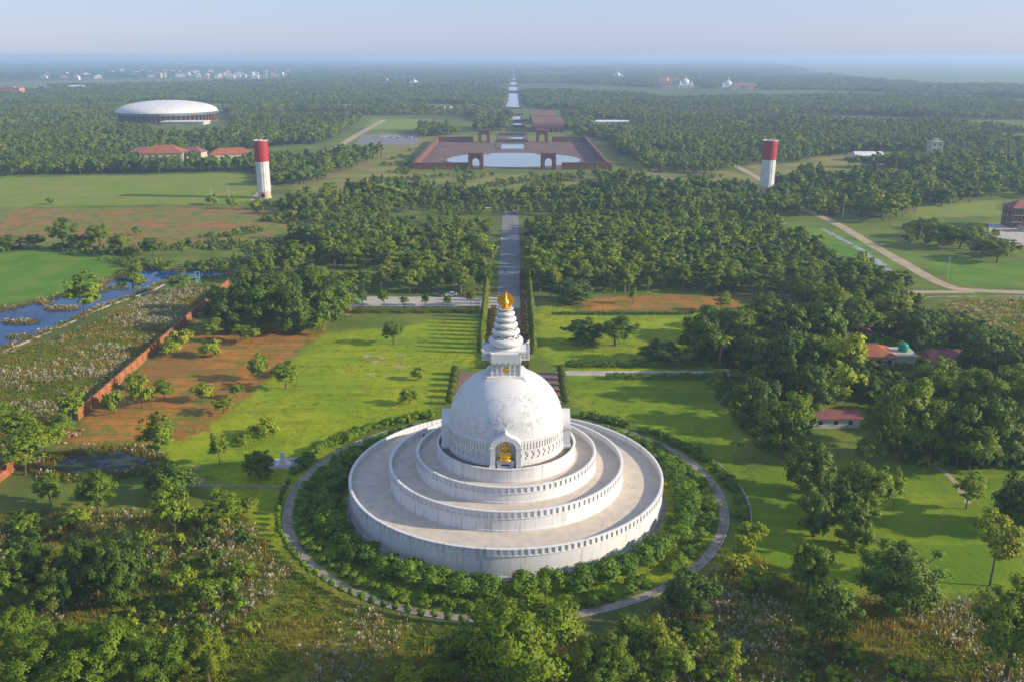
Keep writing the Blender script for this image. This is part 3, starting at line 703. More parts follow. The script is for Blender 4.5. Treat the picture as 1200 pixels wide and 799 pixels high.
def plant(kind, x, y, h, w, label, group, name=None, cat=None):
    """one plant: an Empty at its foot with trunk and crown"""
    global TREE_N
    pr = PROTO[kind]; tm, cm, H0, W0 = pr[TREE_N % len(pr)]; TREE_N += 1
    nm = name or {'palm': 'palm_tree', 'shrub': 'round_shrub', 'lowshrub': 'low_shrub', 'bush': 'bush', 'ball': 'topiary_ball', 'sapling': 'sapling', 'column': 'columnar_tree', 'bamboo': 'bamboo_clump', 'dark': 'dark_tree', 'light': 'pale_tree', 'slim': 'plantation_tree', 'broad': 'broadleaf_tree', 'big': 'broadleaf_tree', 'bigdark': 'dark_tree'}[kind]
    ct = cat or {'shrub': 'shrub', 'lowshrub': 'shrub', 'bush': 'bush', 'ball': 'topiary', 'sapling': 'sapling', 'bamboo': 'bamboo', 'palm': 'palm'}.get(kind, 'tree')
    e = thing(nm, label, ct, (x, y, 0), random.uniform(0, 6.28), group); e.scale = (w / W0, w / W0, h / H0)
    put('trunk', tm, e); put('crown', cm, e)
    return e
def tree(kind, px, by, ty, wpx, label, group=None, **kw):
    x, y = G(px, by); y2 = y; h = max(1.0, HY(ty, y2)); w = wpx * MPP(y, h * .5) * .9
    return plant(kind, x, y, h, w, label, group, **kw)
def trees(kind, rows, label, group, **kw):
    for r in rows: tree(kind, *r, label, group, **kw)

# ---- planting around the pagoda
n = 46
for k in range(n):
    a = 2 * math.pi * k / n + random.uniform(-.02, .02); r = 34.5 + random.uniform(-.15, .15)
    if abs(math.atan2(math.cos(a), math.sin(a))) < .34: continue                       # gap at the rear steps
    plant('shrub', r * math.cos(a), r * math.sin(a), random.uniform(3.0, 3.5), random.uniform(5.2, 5.7), 'dark rounded shrub round the foot of the pagoda, on the side facing the ' + ('rice lawn' if abs(a if a < 3.15 else a - 6.283) < .79 else 'brick forecourt' if a < 2.36 else 'monument' if a < 3.93 else 'scrub'), 'shrubs ringing the pagoda')
for k in range(150):
    a = 2 * math.pi * k / 150 + random.uniform(-.012, .012)
    if abs(math.atan2(math.cos(a), math.sin(a))) < .34 or random.random() < .1: continue
    r = 38.6 + (k % 2) * .9 - .2 + random.uniform(-.3, .3); s = random.uniform(.9, 1.2)
    plant('lowshrub', r * math.cos(a), r * math.sin(a), 1.15 * s, 2.3 * s, 'low bright shrub inside the circular path, on the side facing the ' + ('rice lawn' if abs(a if a < 3.15 else a - 6.283) < .79 else 'brick forecourt' if a < 2.36 else 'monument' if a < 3.93 else 'scrub'), 'low shrubs inside the circular path')
for k in range(34):
    a = math.radians(176 + k * 2.85)
    plant('sapling', 43.3 * math.cos(a), 43.3 * math.sin(a), random.uniform(1.6, 2.4), random.uniform(1.1, 1.6), 'small bright sapling on the grass just outside the circular path kerb', 'saplings outside the path kerb')
for k in range(40):
    a = math.radians(-12 + k * 2.0)
    if random.random() < .12: continue
    r = 44.9 + random.uniform(-.5, .5); s = random.uniform(.75, 1.25)
    plant('lowshrub', r * math.cos(a), r * math.sin(a), 1.4 * s, 2.3 * s, 'low shrub in the hedge outside the circular path by the lawn', 'hedge outside the path')
for k in range(26):
    a = math.radians(112 + k * 2.2); r = 45.2 + random.uniform(-.8, .8); s = random.uniform(.8, 1.35)
    plant('lowshrub', r * math.cos(a), r * math.sin(a), 1.5 * s, 2.4 * s, 'yellowish low shrub edging the large lawn behind the circular path', 'shrubs edging the large lawn')
for s in (-1, 1):
    for k in range(6):
        plant('ball', s * 14.2, 49.5 + k * 4.4, 2.5, 2.35, ('clipped round topiary in the row beside the large lawn' if s < 0 else 'clipped round topiary in the row beside the garden path'), 'topiary rows along the brick forecourt')
    for k in range(17 if s < 0 else 25):
        plant('column', s * 7.6 - .4, 90 + k * 4.2, random.uniform(6.4, 7.8), random.uniform(1.7, 2.1), ('narrow columnar tree in the clipped row beside the parking strip' if s < 0 else 'narrow columnar tree in the longer row beside the paved walk'), 'columnar trees lining the paved walk')
def hedge(name, x0, x1, y, w, h, label, mat=None, seed=1, along='x'):
    """clipped hedge: leafy box"""
    rng = np.random.default_rng(seed); Ln = x1 - x0; n = int(Ln * (w + 2 * h) * 26)
    u = rng.random(n) * Ln + x0; s = rng.random(n) * (w + 2 * h); hh = h * (1 + .10 * np.sin(u * 1.1) + .07 * np.sin(u * 2.9))
    left = s < h; right = s > h + w
    v = np.where(left, -w / 2, np.where(right, w / 2, s - h - w / 2)); z = np.where(left, s / h * hh, np.where(right, (s - h - w) / h * hh, hh))
    v = v * (1 + .18 * np.sin(u * .9 + 2)) + rng.normal(0, .09, n); z = np.maximum(.05, z + rng.normal(0, .07, n))
    nor = unit(np.stack([rng.normal(0, .2, n), np.where(left, -1., np.where(right, 1., 0)), np.where(left | right, .35, 1.)], 1))
    P = np.stack([u, y + v, z], 1)
    if along == 'y': P = P[:, [1, 0, 2]]; nor = nor[:, [1, 0, 2]]
    V, F, Nn = leaves(P, nor, nor, .3, rng)
    o = put(name, mesh_np(name, V, F, [mat or LM['shrub']], normals=Nn)); return tag(o, label, 'hedge')
hedge('clipped_hedge', 15.8, 60, 78.0, 2.2, 1.5, 'longer low dark hedge along the far side of the pale garden path', seed=2)
hedge('clipped_hedge', 26, 58, 68.2, 2.0, 1.2, 'shorter low hedge along the pagoda side of the pale garden path', seed=3)
hedge('red_hedge', 76, 138, -5.2, 1.4, 1.3, 'dark red-brown hedge along the side of the walk nearer the parking strip', LM['red'], 4, 'y')
hedge('red_hedge', 76, 192, 4.9, 1.4, 1.5, 'longer dark red-brown hedge on the other side of the paved walk', LM['red'], 5, 'y')
hedge('clipped_hedge', -53, -10, 134.8, 4.5, .9, 'broad dark hedge strip below the parking strip wall', LM['ball'], 6)
hedge('clipped_hedge', 14, 60, 131.0, 1.2, .8, 'thin hedge line crossing the grass beyond the garden', seed=7)

# ---- single trees and clumps read off the photo: (x, foot, top, width) in pixels
g = 'trees dotted over the orange earth'
trees('bush', [(211, 412, 387, 30), (198, 418, 400, 24), (248, 417, 398, 28), (305, 445, 416, 26), (237, 470, 450, 28), (135, 484, 457, 26), (167, 478, 446, 28)], 'small rounded tree on the bare orange earth inside the brick wall', g, name='small_tree', cat='tree')
trees('light', [(295, 402, 382, 24), (193, 470, 446, 26), (262, 484, 464, 30), (160, 456, 436, 24), (278, 466, 450, 16)], 'small pale leafy tree on the bare orange earth inside the brick wall', g, name='small_tree', cat='tree')
tree('light', 84, 494, 455, 36, 'bright yellow-green tree leaning over the brick wall end by the pond')
tree('light', 185, 543, 484, 44, 'loose bright tree at the pond edge beside the lawn')
trees('light', [(258, 545, 508, 24), (335, 455, 425, 34)], 'thin pale young tree on the large lawn', 'young trees on the large lawn')
trees('bush', [(310, 512, 492, 36), (491, 444, 430, 18), (480, 473, 456, 24), (330, 440, 428, 26), (285, 520, 508, 22)], 'low green bush on the open grass of the large lawn', 'bushes on the large lawn')
tree('dark', 305, 559, 530, 36, 'dark round tree beside the white monument')
tree('broad', 461, 403, 379, 23, 'single rounded tree with pale trunk on the lawn below the parking strip')
tree('dark', 672, 354, 329, 46, 'dark spreading tree at the corner of the plantation by the paved walk')
tree('dark', 684, 403, 376, 42, 'dark green bushy tree on the far right lawn, the one nearer the paved walk')
tree('broad', 721, 405, 374, 46, 'grey-green leafy tree on the far right lawn beside a dark bushy one')
tree('dark', 775, 424, 402, 46, 'low dark bush behind the long garden hedge')
trees('light', [(742, 356, 337, 12), (845, 365, 342, 22)], 'pale young tree at the edge of the plantation by the orange strip', 'young trees at the plantation edge')
tree('palm', 843, 430, 388, 36, 'tall feathery palm at the edge of the dark grove')
tree('palm', 862, 537, 512, 24, 'small pale palm standing alone on the rice lawn')
# river side
tree('light', 100, 374, 320, 44, 'tall loose-crowned tree standing alone on the stone edging of the backwater')
tree('light', 157, 350, 311, 36, 'tall sparse tree on the far bank of the backwater')
tree('light', 210, 345, 318, 30, 'pale bushy tree beside the green sluice frame')
trees('broad', [(75, 292, 258, 30), (118, 293, 264, 28), (142, 300, 274, 26), (42, 292, 276, 20), (12, 292, 277, 34), (95, 294, 276, 30), (180, 300, 280, 24)], 'rounded tree in the hedgerow between the brown field and the bright green field', 'hedgerow trees between the fields')
trees('bush', [(250, 240, 228, 16), (272, 245, 232, 14), (297, 246, 236, 14), (160, 276, 266, 12), (195, 316, 306, 26), (340, 258, 246, 16), (60, 240, 232, 12)], 'small dark bush at the edge of the brown field', 'bushes along the brown field')
tree('dark', 1103, 241, 221, 26, 'dark round tree standing alone on the bright field before the brick block')
trees('broad', [(1100, 288, 262, 40), (1125, 292, 266, 36), (1150, 303, 280, 32), (1168, 308, 284, 32), (1085, 278, 256, 30), (1140, 282, 262, 32), (1180, 300, 282, 28)], 'bushy tree in the thicket between the dirt road and the paved yard', 'thicket by the paved yard')
# grove inside the wall
g = 'dark grove inside the brick wall'
trees('dark', [(268, 388, 345, 46), (303, 388, 338, 52), (345, 390, 336, 54), (378, 384, 338, 46), (322, 372, 322, 48), (290, 366, 318, 42), (398, 368, 325, 44), (262, 372, 338, 34), (360, 362, 314, 48)], 'dense dark tree in the grove at the top of the brick wall', g)
trees('light', [(250, 398, 372, 26), (282, 400, 380, 22), (372, 392, 372, 22), (405, 376, 345, 20)], 'pale young tree at the foot of the dark grove', g)
# grove right of the pagoda
g = 'grove of garden trees round the tiled houses'
trees('dark', [(885, 498, 448, 58), (918, 470, 396, 66), (945, 456, 392, 60), (905, 452, 402, 56), (880, 440, 396, 50), (868, 424, 384, 54), (950, 480, 430, 50), (925, 425, 360, 60), (958, 420, 352, 56), (820, 424, 374, 50), (828, 392, 360, 44)], 'dense dark tree in the grove between the lawn and the tiled house', g)
trees('broad', [(915, 536, 468, 62), (890, 470, 430, 50), (935, 510, 462, 44), (860, 400, 362, 44), (1000, 402, 350, 52), (1038, 392, 346, 50), (975, 388, 340, 46), (895, 385, 345, 46), (1012, 470, 438, 34)], 'full mid-green tree in the grove between the lawn and the tiled house', g)
trees('bamboo', [(985, 470, 390, 50), (968, 445, 398, 36)], 'bright plume of bamboo in front of the tiled house', g)
g = 'trees behind and beside the white shed'
trees('broad', [(1055, 540, 448, 62), (1085, 540, 470, 52), (1030, 520, 470, 40), (1110, 500, 440, 58), (1145, 500, 440, 60), (1180, 490, 430, 60), (1205, 520, 450, 60)], 'full green tree in the wood beside the low white shed', g)
trees('dark', [(1120, 545, 470, 60), (1165, 545, 470, 64), (1098, 484, 444, 40), (1150, 440, 388, 54), (1190, 450, 410, 50), (1068, 404, 366, 40), (1130, 418, 376, 50), (1220, 480, 420, 60)], 'dark dense tree in the wood beside the low white shed', g)
trees('light', [(1090, 462, 416, 52)], 'bright yellow-green tree beside the dark red roof', None)
tree('dark', 948, 578, 524, 54, 'dark round tree on the rice lawn, closest to the circular path hedge')
tree('broad', 1016, 545, 512, 34, 'small round tree in front of the low white shed')
tree('broad', 1135, 550, 496, 54, 'pale domed tree on the rice lawn at the edge of the wood')
g = 'clump in the middle of the rice lawn'
trees('dark', [(978, 612, 562, 46), (953, 628, 580, 42), (1000, 642, 592, 52)], 'dark rounded tree in the clump on the rice lawn', g)
trees('broad', [(1012, 606, 546, 56)], 'grey-green leafy tree at the back of the clump on the rice lawn', None)
tree('light', 1047, 594, 550, 22, 'slender pale tree beside the clump on the rice lawn')
tree('light', 1132, 596, 552, 36, 'small yellow-green tree beside the worn footpath')
tree('dark', 1192, 620, 560, 54, 'dark domed tree at the end of the rice lawn')
tree('light', 1160, 686, 600, 58, 'tall yellow-green tree on the rice lawn edge with airy crown')
tree('bigdark', 1050, 716, 640, 92, 'wide dark tree between the rice lawn and the pale reeds')
tree('broad', 945, 702, 640, 46, 'bright leafy tree rising from the pale reeds')
tree('dark', 965, 752, 684, 62, 'dark leaning tree among the pale reeds')
tree('big', 1178, 800, 690, 96, 'large dark leafy tree at the end of the reed bed')
tree('dark', 808, 716, 672, 56, 'dark round tree just outside the circular path')
trees('bush', [(878, 642, 612, 34), (872, 655, 628, 30), (860, 672, 650, 40), (890, 690, 664, 36)], 'yellow-green bush between the circular path and the rice lawn', 'bushes beside the circular path')
# foreground
tree('big', 605, 822, 706, 138, 'large dark leafy tree in front of the circular path')
tree('big', 545, 800, 745, 70, 'smaller tree under the large dark leafy tree')
tree('big', 705, 815, 752, 72, 'bright leafy tree beside the large dark one in front of the path')
trees('light', [(775, 772, 722, 44), (745, 760, 728, 34), (820, 770, 728, 34), (790, 800, 752, 48), (850, 790, 752, 42)], 'pale young tree in the scrub in front of the circular path', 'young trees in the scrub')
trees('bush', [(660, 740, 720, 40), (735, 738, 722, 30), (650, 800, 770, 50), (755, 800, 772, 44), (480, 800, 780, 50), (515, 790, 768, 40)], 'leafy bush in the scrub in front of the circular path', 'bushes in the scrub')
trees('bigdark', [(45, 700, 634, 48), (92, 708, 640, 56), (142, 708, 632, 66), (62, 716, 664, 50), (112, 690, 634, 44)], 'dense dark tree in the big clump below the pond', 'dark clump below the pond')
tree('broad', 116, 603, 556, 42, 'round bright tree just below the pond')
tree('broad', 60, 590, 555, 30, 'smaller round tree at the left end of the pond')
tree('light', 207, 636, 566, 46, 'tall pale tree below the lawn with loose crown')
tree('dark', 200, 584, 545, 54, 'dark tree behind the tall pale tree below the lawn')
tree('light', 262, 622, 574, 44, 'pale tree on the scrub edge beside the lawn')
tree('broad', 15, 716, 664, 48, 'round tree at the end of the big dark clump')
trees('big', [(22, 775, 716, 62), (85, 795, 732, 66), (140, 815, 732, 84), (190, 818, 742, 70), (245, 800, 738, 56), (40, 830, 758, 84), (100, 840, 766, 84)], 'leafy mid-green tree in the foliage below the dark clump', 'foreground trees')
trees('light', [(20, 520, 478, 46), (55, 540, 490, 50), (30, 556, 508, 50), (5, 500, 470, 40), (70, 512, 486, 34)], 'pale bushy tree in the scrub between the reed bank and the pond', 'pale scrub trees by the pond')
trees('bush', [(240, 712, 680, 46), (215, 690, 668, 34), (170, 640, 620, 36), (25, 620, 600, 40), (90, 615, 598, 36), (290, 600, 584, 26), (285, 680, 660, 40)], 'low scrub bush among the wild grass below the pond', 'scrub bushes below the pond')
for px in (425, 450): tree('broad', px, 358, 340, 12, 'tall young street tree beside the parking strip', 'young trees along the parking strip', cat='tree')
for px, t in ((474, 348), (499, 345), (524, 347), (552, 340), (400, 340)): tree('broad', px, 358, t, 10, 'small young street tree beside the parking strip', 'young trees along the parking strip')

# ---- plantation and far woods: nearest trees singly, the rest as one mass
def inside(P, polys, m=0.):
    d = np.full(len(P), -1e9)
    for p in polys: d = np.maximum(d, sdf(P, p))
    return d > m
def clump_noise(P, s, seed):
    r = np.random.default_rng(seed); v = 0
    for k in range(7):
        a = r.random() * 6.28; f = s * r.uniform(.6, 2.2); v = v + np.sin((P[:, 0] * math.cos(a) + P[:, 1] * math.sin(a)) * f + r.random() * 6.28)
    return v / 7
def jitter_grid(x0, x1, y0, y1, s, rng):
    X, Y = np.meshgrid(np.arange(x0, x1, s), np.arange(y0, y1, s)); P = np.stack([X.ravel(), Y.ravel()], 1)
    return P + rng.uniform(-.46, .46, P.shape) * s
def in_view(P, margin):
    z = (P[:, 1] - CAMY) * CT + CAMH * ST
    return np.abs(P[:, 0] - CAMX) < z * (600 / FPX) + margin
PLANT_L = GP([(362, 252), (372, 240), (470, 238), (584, 274), (580, 344), (402, 346), (330, 344), (290, 338), (272, 332), (330, 300), (350, 270)])
PLANT_R = GP([(616, 344), (612, 272), (640, 262), (760, 259), (905, 262), (952, 294), (1010, 325), (1060, 345), (1050, 372), (960, 366), (880, 346), (720, 345)])
rng = np.random.default_rng(3)
near = []
for poly, sp in ((PLANT_L, 5.8), (PLANT_R, 5.1)):
    b = np.array(poly); P = jitter_grid(b[:, 0].min(), b[:, 0].max(), b[:, 1].min(), b[:, 1].max(), sp, rng)
    P = P[inside(P, [poly])]; P = P[(np.abs(P[:, 0]) > 8.5)]; near.append(P)
near_l, near_r = near
near_l = near_l[(rng.random(len(near_l)) < .9) & (clump_noise(near_l, .05, 91) > -.16)]; near_r = near_r[clump_noise(near_r, .06, 92) > -.42]

def keep(P, nmax):
    o = np.argsort(P[:, 1] + 40 * rng.random(len(P))); return P[o[:nmax]], P[o[nmax:]]
one_l, rest_l = keep(near_l, 70); one_r, rest_r = keep(near_r, 95)
for P, lab in ((one_l, 'tall slender tree in the plantation behind the parking strip'), (one_r, 'tall slender tree in the plantation behind the orange strip')):
    lab0 = lab
    for x, y in P:
        lab = lab0; k = 'slim' if rng.random() < .7 else ('broad' if rng.random() < .6 else 'light'); h = rng.uniform(5.2, 10.8)
        if y < 172: lab = lab.replace(' in the plantation', ' on the front edge of the plantation')
        plant(k, x, y, h, h * (.52 if k == 'slim' else .66) * rng.uniform(.85, 1.2), lab if k == 'slim' else lab.replace('tall slender', 'fuller rounded' if k == 'broad' else 'pale yellow-green'), 'plantation trees', None, 'tree')

def lod_source(kind, seed, H, rx, rz, zc, ncl, nl, leaf, tr, **kw):
    cm, tips = crown('crown', LM[kind], seed, rx, rz, zc, ncl, nl, leaf, **kw)
    V = np.empty(len(cm.vertices) * 3, np.float32); cm.vertices.foreach_get('co', V); V = V.reshape(-1, 3)
    nn = np.array([tuple(n.vector) for n in cm.corner_normals], np.float32)
    b = MB().tube([(0, 0, -.3), (0, 0, zc)], [tr * 1.3, tr * .6], 4, False)
    F = np.arange(len(V)).reshape(-1, 4); o = len(V)
    V2 = np.concatenate([V, np.array(b.v, np.float32)]); F2 = np.concatenate([F, np.array(b.f) + o])
    N2 = np.concatenate([nn, np.tile(np.array([[0, -.6, .8]], np.float32), (len(b.v), 1))])
    me = mesh_np('forest_tree', V2, F2, [LM[kind], m_bark], [0] * len(F) + [1] * len(b.f), normals=N2)
    return bpy.data.objects.new('forest_tree', me)
FAR_SRC = [lod_source('slim', 40, 12, 2.6, 4.4, 6.8, 34, 900, .82, .2, taper=.4, cr=(.11, .24), shell=.2, spread=(.08, .95)), lod_source('slim', 41, 12, 2.9, 4.2, 6.6, 34, 900, .82, .2, taper=.3, cr=(.11, .24), shell=.2, spread=(.08, .95)),
           lod_source('broad', 42, 11, 4.2, 3.9, 6.0, 34, 900, .95, .3, cr=(.11, .24), shell=.2, spread=(.08, .95)), lod_source('dark', 43, 10, 4.3, 4.2, 5.2, 34, 900, .95, .3, cr=(.11, .24), shell=.2, spread=(.08, .95)),
           lod_source('light', 44, 10, 3.6, 4.0, 6.0, 34, 650, .82, .2, cr=(.11, .24), shell=.2, spread=(.08, .95))]
def scatter(name, P, idx, scl, rot, sources, label, z=0.):
    """one mass of plants: source meshes set on points by geometry nodes"""
    c = bpy.data.collections.new(name + '_sources')
    for i, o in enumerate(sources):
        if o.name not in c.objects: c.objects.link(o)
    order = sorted(range(len(sources)), key=lambda i: sources[i].name); remap = np.empty(len(sources), int)
    for r, i in enumerate(order): remap[i] = r
    me = bpy.data.meshes.new(name); me.vertices.add(len(P)); co = np.zeros((len(P), 3), np.float32); co[:, :2] = P; co[:, 2] = z; me.vertices.foreach_set('co', co.ravel())
    for nm, ty, ar in (('pick', 'INT', remap[np.asarray(idx, int)].astype(np.int32)), ('turn', 'FLOAT', np.asarray(rot, np.float32))):
        at = me.attributes.new(nm, ty, 'POINT'); at.data.foreach_set('value', ar)
    at = me.attributes.new('size', 'FLOAT_VECTOR', 'POINT'); at.data.foreach_set('vector', np.asarray(scl, np.float32).ravel())
    o = put(name, me); t = bpy.data.node_groups.new(name, 'GeometryNodeTree')
    t.interface.new_socket('Geometry', in_out='INPUT', socket_type='NodeSocketGeometry'); t.interface.new_socket('Geometry', in_out='OUTPUT', socket_type='NodeSocketGeometry')
    N, L = t.nodes, t.links; gi = N.new('NodeGroupInput'); go = N.new('NodeGroupOutput')
    ci = N.new('GeometryNodeCollectionInfo'); ci.inputs['Collection'].default_value = c; ci.inputs['Separate Children'].default_value = True; ci.inputs['Reset Children'].default_value = True
    ip = N.new('GeometryNodeInstanceOnPoints'); ip.inputs['Pick Instance'].default_value = True
    def att(nm, ty):
        a = N.new('GeometryNodeInputNamedAttribute'); a.data_type = ty; a.inputs['Name'].default_value = nm; return a.outputs['Attribute']
    cx = N.new('ShaderNodeCombineXYZ'); L.new(att('turn', 'FLOAT'), cx.inputs[2])
    mp = N.new('GeometryNodeMeshToPoints'); L.new(gi.outputs[0], mp.inputs['Mesh'])
    L.new(mp.outputs[0], ip.inputs['Points']); L.new(ci.outputs[0], ip.inputs['Instance']); L.new(att('pick', 'INT'), ip.inputs['Instance Index'])
    L.new(cx.outputs[0], ip.inputs['Rotation']); L.new(att('size', 'FLOAT_VECTOR'), ip.inputs['Scale']); L.new(ip.outputs[0], go.inputs[0])
    o.modifiers.new('scatter', 'NODES').node_group = t
    return tag(o, label, None, None, 'stuff')
def forest(name, P, wts, label, smin=.75, smax=1.15, wid=1.0):
    n = len(P); idx = rng.choice(len(FAR_SRC), n, p=np.array(wts) / sum(wts)); s = rng.uniform(smin, smax, n)
    st = clump_noise(P, .02, 77); st2 = clump_noise(P, .035, 78); s = s * np.clip(1 + .7 * st, .55, 1.18)
    idx = np.where((st2 > .3) & (rng.random(n) < .4), 4, np.where((st2 < -.25) & (rng.random(n) < .7), 3, idx))
    scl = np.stack([s * wid * rng.uniform(.9, 1.2, n)] * 2 + [s * rng.uniform(.9, 1.1, n)], 1)
    return scatter(name, P, idx, scl, rng.random(n) * 6.28, FAR_SRC, label)
forest('plantation_wood', np.concatenate([rest_l, rest_r]), (5, 5, 2, .6, 2.2), 'massed plantation trees either side of the straight road', .45, .92, 1.3)

# far woods: everywhere beyond the plaza except the clearings
CLEAR = [GP(p) for p in (
 [(-90, 208), (288, 201), (325, 208), (470, 150), (560, 160), (560, 138), (500, 136), (430, 136), (405, 152), (318, 206), (300, 242), (365, 238), (480, 219), (600, 222), (700, 222), (860, 232), (905, 222), (900, 205), (870, 196), (820, 205), (760, 200), (735, 185), (700, 162), (648, 160), (640, 134), (608, 134), (597, 134), (592, 160), (480, 168), (430, 190), (365, 215), (330, 230), (330, 345), (-90, 345)],
 [(586, 136), (592, 112), (597, 90), (598, 78), (605, 78), (607, 90), (613, 112), (622, 136)], [(480, 166), (720, 166), (730, 225), (470, 225)],
 [(560, 160), (640, 160), (640, 215), (560, 215)],
 [(130, 146), (270, 146), (272, 136), (262, 131), (135, 131)], [(128, 142), (277, 142), (268, 160), (225, 166), (180, 163), (140, 156)], [(285, 246), (335, 246), (335, 226), (285, 226)], [(880, 240), (918, 240), (918, 220), (880, 220)], [(155, 197), (285, 197), (290, 188), (160, 188)],
 [(160, 190), (215, 190), (215, 179), (165, 179)], [(235, 191), (290, 191), (290, 178), (235, 178)],
 [(432, 141), (505, 141), (503, 153), (425, 153)], [(415, 170), (492, 170), (495, 152), (425, 152)],
 [(1066, 240), (1180, 236), (1300, 262), (1300, 345), (1040, 345), (1040, 292), (1070, 262)], [(935, 244), (1010, 282), (1055, 330), (1000, 330), (925, 290)],
 [(1000, 190), (1095, 190), (1095, 178), (1000, 178)], [(690, 153), (745, 153), (745, 143), (690, 143)],
 [(500, 132), (545, 132), (545, 126), (500, 126)],
 [(-90, 106), (60, 103), (340, 96), (340, 89), (60, 92), (-90, 96)], [(890, 71.5), (1300, 71), (1300, 106), (1080, 100), (1000, 94)],
 [(860, 195), (960, 190), (975, 200), (920, 222), (880, 215)], [(612, 162), (662, 162), (662, 133), (612, 133)],
 [(772, 104.4), (826, 104.4), (826, 100.5), (772, 100.5)], [(838, 105.2), (884, 105.2), (884, 102.5), (838, 102.5)])]
def woods(y0, y1, sp, margin, thr, seed):
    zf = (y1 - CAMY) * CT + CAMH * ST; w = zf * 600 / FPX + margin
    P = jitter_grid(-w, w, y0, y1, sp, rng); P = P[in_view(P, margin)]
    cl = np.full(len(P), -1e9)
    for c in CLEAR: cl = np.maximum(cl, sdf(P, c))
    P = P[(cl < 2.5) & (clump_noise(P, .012 if y1 < 2000 else .004, seed) > thr)]
    return P[~inside(P, [PLANT_L, PLANT_R])]
A = woods(330, 900, 6.6, 40, -.2, 1); B = woods(900, 1700, 8.2, 60, -.25, 2); C = woods(1700, 3200, 12.0, 80, -.26, 3)
FILL = GP([(925, 236), (965, 246), (1040, 262), (1062, 258), (1070, 236), (1180, 231), (1300, 240), (1300, 197), (1100, 194), (1000, 194), (935, 212)])
b = np.array(FILL); Q = jitter_grid(b[:, 0].min(), b[:, 0].max(), b[:, 1].min(), b[:, 1].max(), 7.6, rng); Q = Q[inside(Q, [FILL]) & in_view(Q, 40) & (clump_noise(Q, .02, 61) > -.4)]
A = np.concatenate([A[~inside(A, [FILL])], Q])
forest('far_woods', np.concatenate([A, B]), (3, 3, 4, 3, 1.5), 'unbroken woods stretching beyond the plaza', .65, 1.15, 1.15)
forest('distant_woods', C, (1, 1, 4, 4, 1), 'hazy distant woods below the horizon', .8, 1.2, 1.75)
D = woods(3200, 7000, 26.0, 150, -.2, 4); E_ = woods(7000, 16000, 80.0, 300, .12, 5)
forest('horizon_woods', D, (0, 0, 4, 4, 1), 'scattered belts of trees near the horizon', .8, 1.2, 3.2)
forest('horizon_belts', E_, (0, 0, 4, 4, 0), 'faint tree belts along the horizon', .9, 1.3, 7.5)
SPARSE = GP([(335, 236), (480, 204), (720, 204), (860, 205), (900, 236), (600, 236), (560, 240)])
b = np.array(SPARSE); P = jitter_grid(b[:, 0].min(), b[:, 0].max(), b[:, 1].min(), b[:, 1].max(), 9, rng)
P = P[inside(P, [SPARSE], 3) & (clump_noise(P, .05, 8) > .12) & (np.abs(P[:, 0]) > 14) & (P[:, 1] < 515)]
forest('scrub_trees', P, (2, 2, 1, 1, 3), 'scattered small trees on the dry grass before the plaza', .32, .7)

# wild grass, reeds with white plumes, undergrowth
def tuft(name, n, h, spread, mats, seed, plume=0., w=.05):
    r = np.random.default_rng(seed); V = []; F = []; mi = []; NN = []
    for k in range(n):
        a = r.random() * 6.28; q = spread * r.random() ** .5; x, y = q * math.cos(a), q * math.sin(a); hh = h * r.uniform(.6, 1.1); lean = r.uniform(.05, .45) * hh
        dx, dy = math.cos(a) * lean, math.sin(a) * lean; t = r.random() * 3.14; c, s = math.cos(t) * w, math.sin(t) * w; o = len(V)
        V += [(x - c, y - s, 0), (x + c, y + s, 0), (x + dx + c * .4, y + dy + s * .4, hh), (x + dx - c * .4, y + dy - s * .4, hh)]; F.append((o, o + 1, o + 2, o + 3)); mi.append(0); NN += [(math.cos(a) * .5, math.sin(a) * .5, .8)] * 4
        if r.random() < plume:
            o = len(V); p = w * 2.4; c, s = math.cos(t) * p, math.sin(t) * p
            V += [(x + dx * .9, y + dy * .9, hh * .8), (x + dx + c, y + dy + s, hh * 1.08), (x + dx * 1.35, y + dy * 1.35, hh * 1.4), (x + dx - c, y + dy - s, hh * 1.1)]; F.append((o, o + 1, o + 2, o + 3)); mi.append(1); NN += [(math.cos(a) * .5, math.sin(a) * .5, .8)] * 4
    return bpy.data.objects.new(name, mesh_np(name, V, F, mats, mi))
m_reed = leaf_mat('reed_blade', (.20, .22, .02), (.33, .27, .045), .5)
m_green = leaf_mat('weed_blade', (.13, .21, .012), (.20, .25, .015), .5)
m_plume = leaf_mat('reed_plume', (.58, .52, .40), (.72, .66, .52), .5)
m_lawnblade = leaf_mat('lawn_blade', (.20, .32, .010), (.30, .36, .012), .5)
REED = [tuft('reed_tuft', 26, .72, .95, [m_reed, m_plume], 50 + k, (0., .06, .34)[k], .07) for k in range(3)] + [tuft('weed_tuft', 30, .4, .95, [m_green, m_plume], 55, 0., .10)]
def reed_field(name, polys, sp, plume_thr, label, seed, smin=.7, smax=1.4):
    b = np.concatenate([np.array(p) for p in polys]); P = jitter_grid(b[:, 0].min(), b[:, 0].max(), b[:, 1].min(), b[:, 1].max(), sp, rng)
    P = P[inside(P, polys, .5)]; P = P[in_view(P, 15)]; P = P[(np.hypot(P[:, 0], P[:, 1]) > 44.5) & (P[:, 1] > -75)]
    c1 = clump_noise(P, .13, seed) + .35 * clump_noise(P, .6, seed + 1) + rng.normal(0, .08, len(P)); n = len(P)
    c2 = clump_noise(P, .22, seed + 5); idx = np.where(c1 > plume_thr, 2, np.where(c1 > plume_thr - .14, 1, np.where(c2 > .0, 0, 3)))
    s = rng.uniform(smin, smax, n); return scatter(name, P, idx, np.stack([s, s, s * rng.uniform(.8, 1.25, n)], 1), rng.random(n) * 6.28, REED, label)
reed_field('reed_bank', [ZP['wild'][0]], 1.5, .17, 'bank of tall grass with white plumes between river and brick wall', 11)
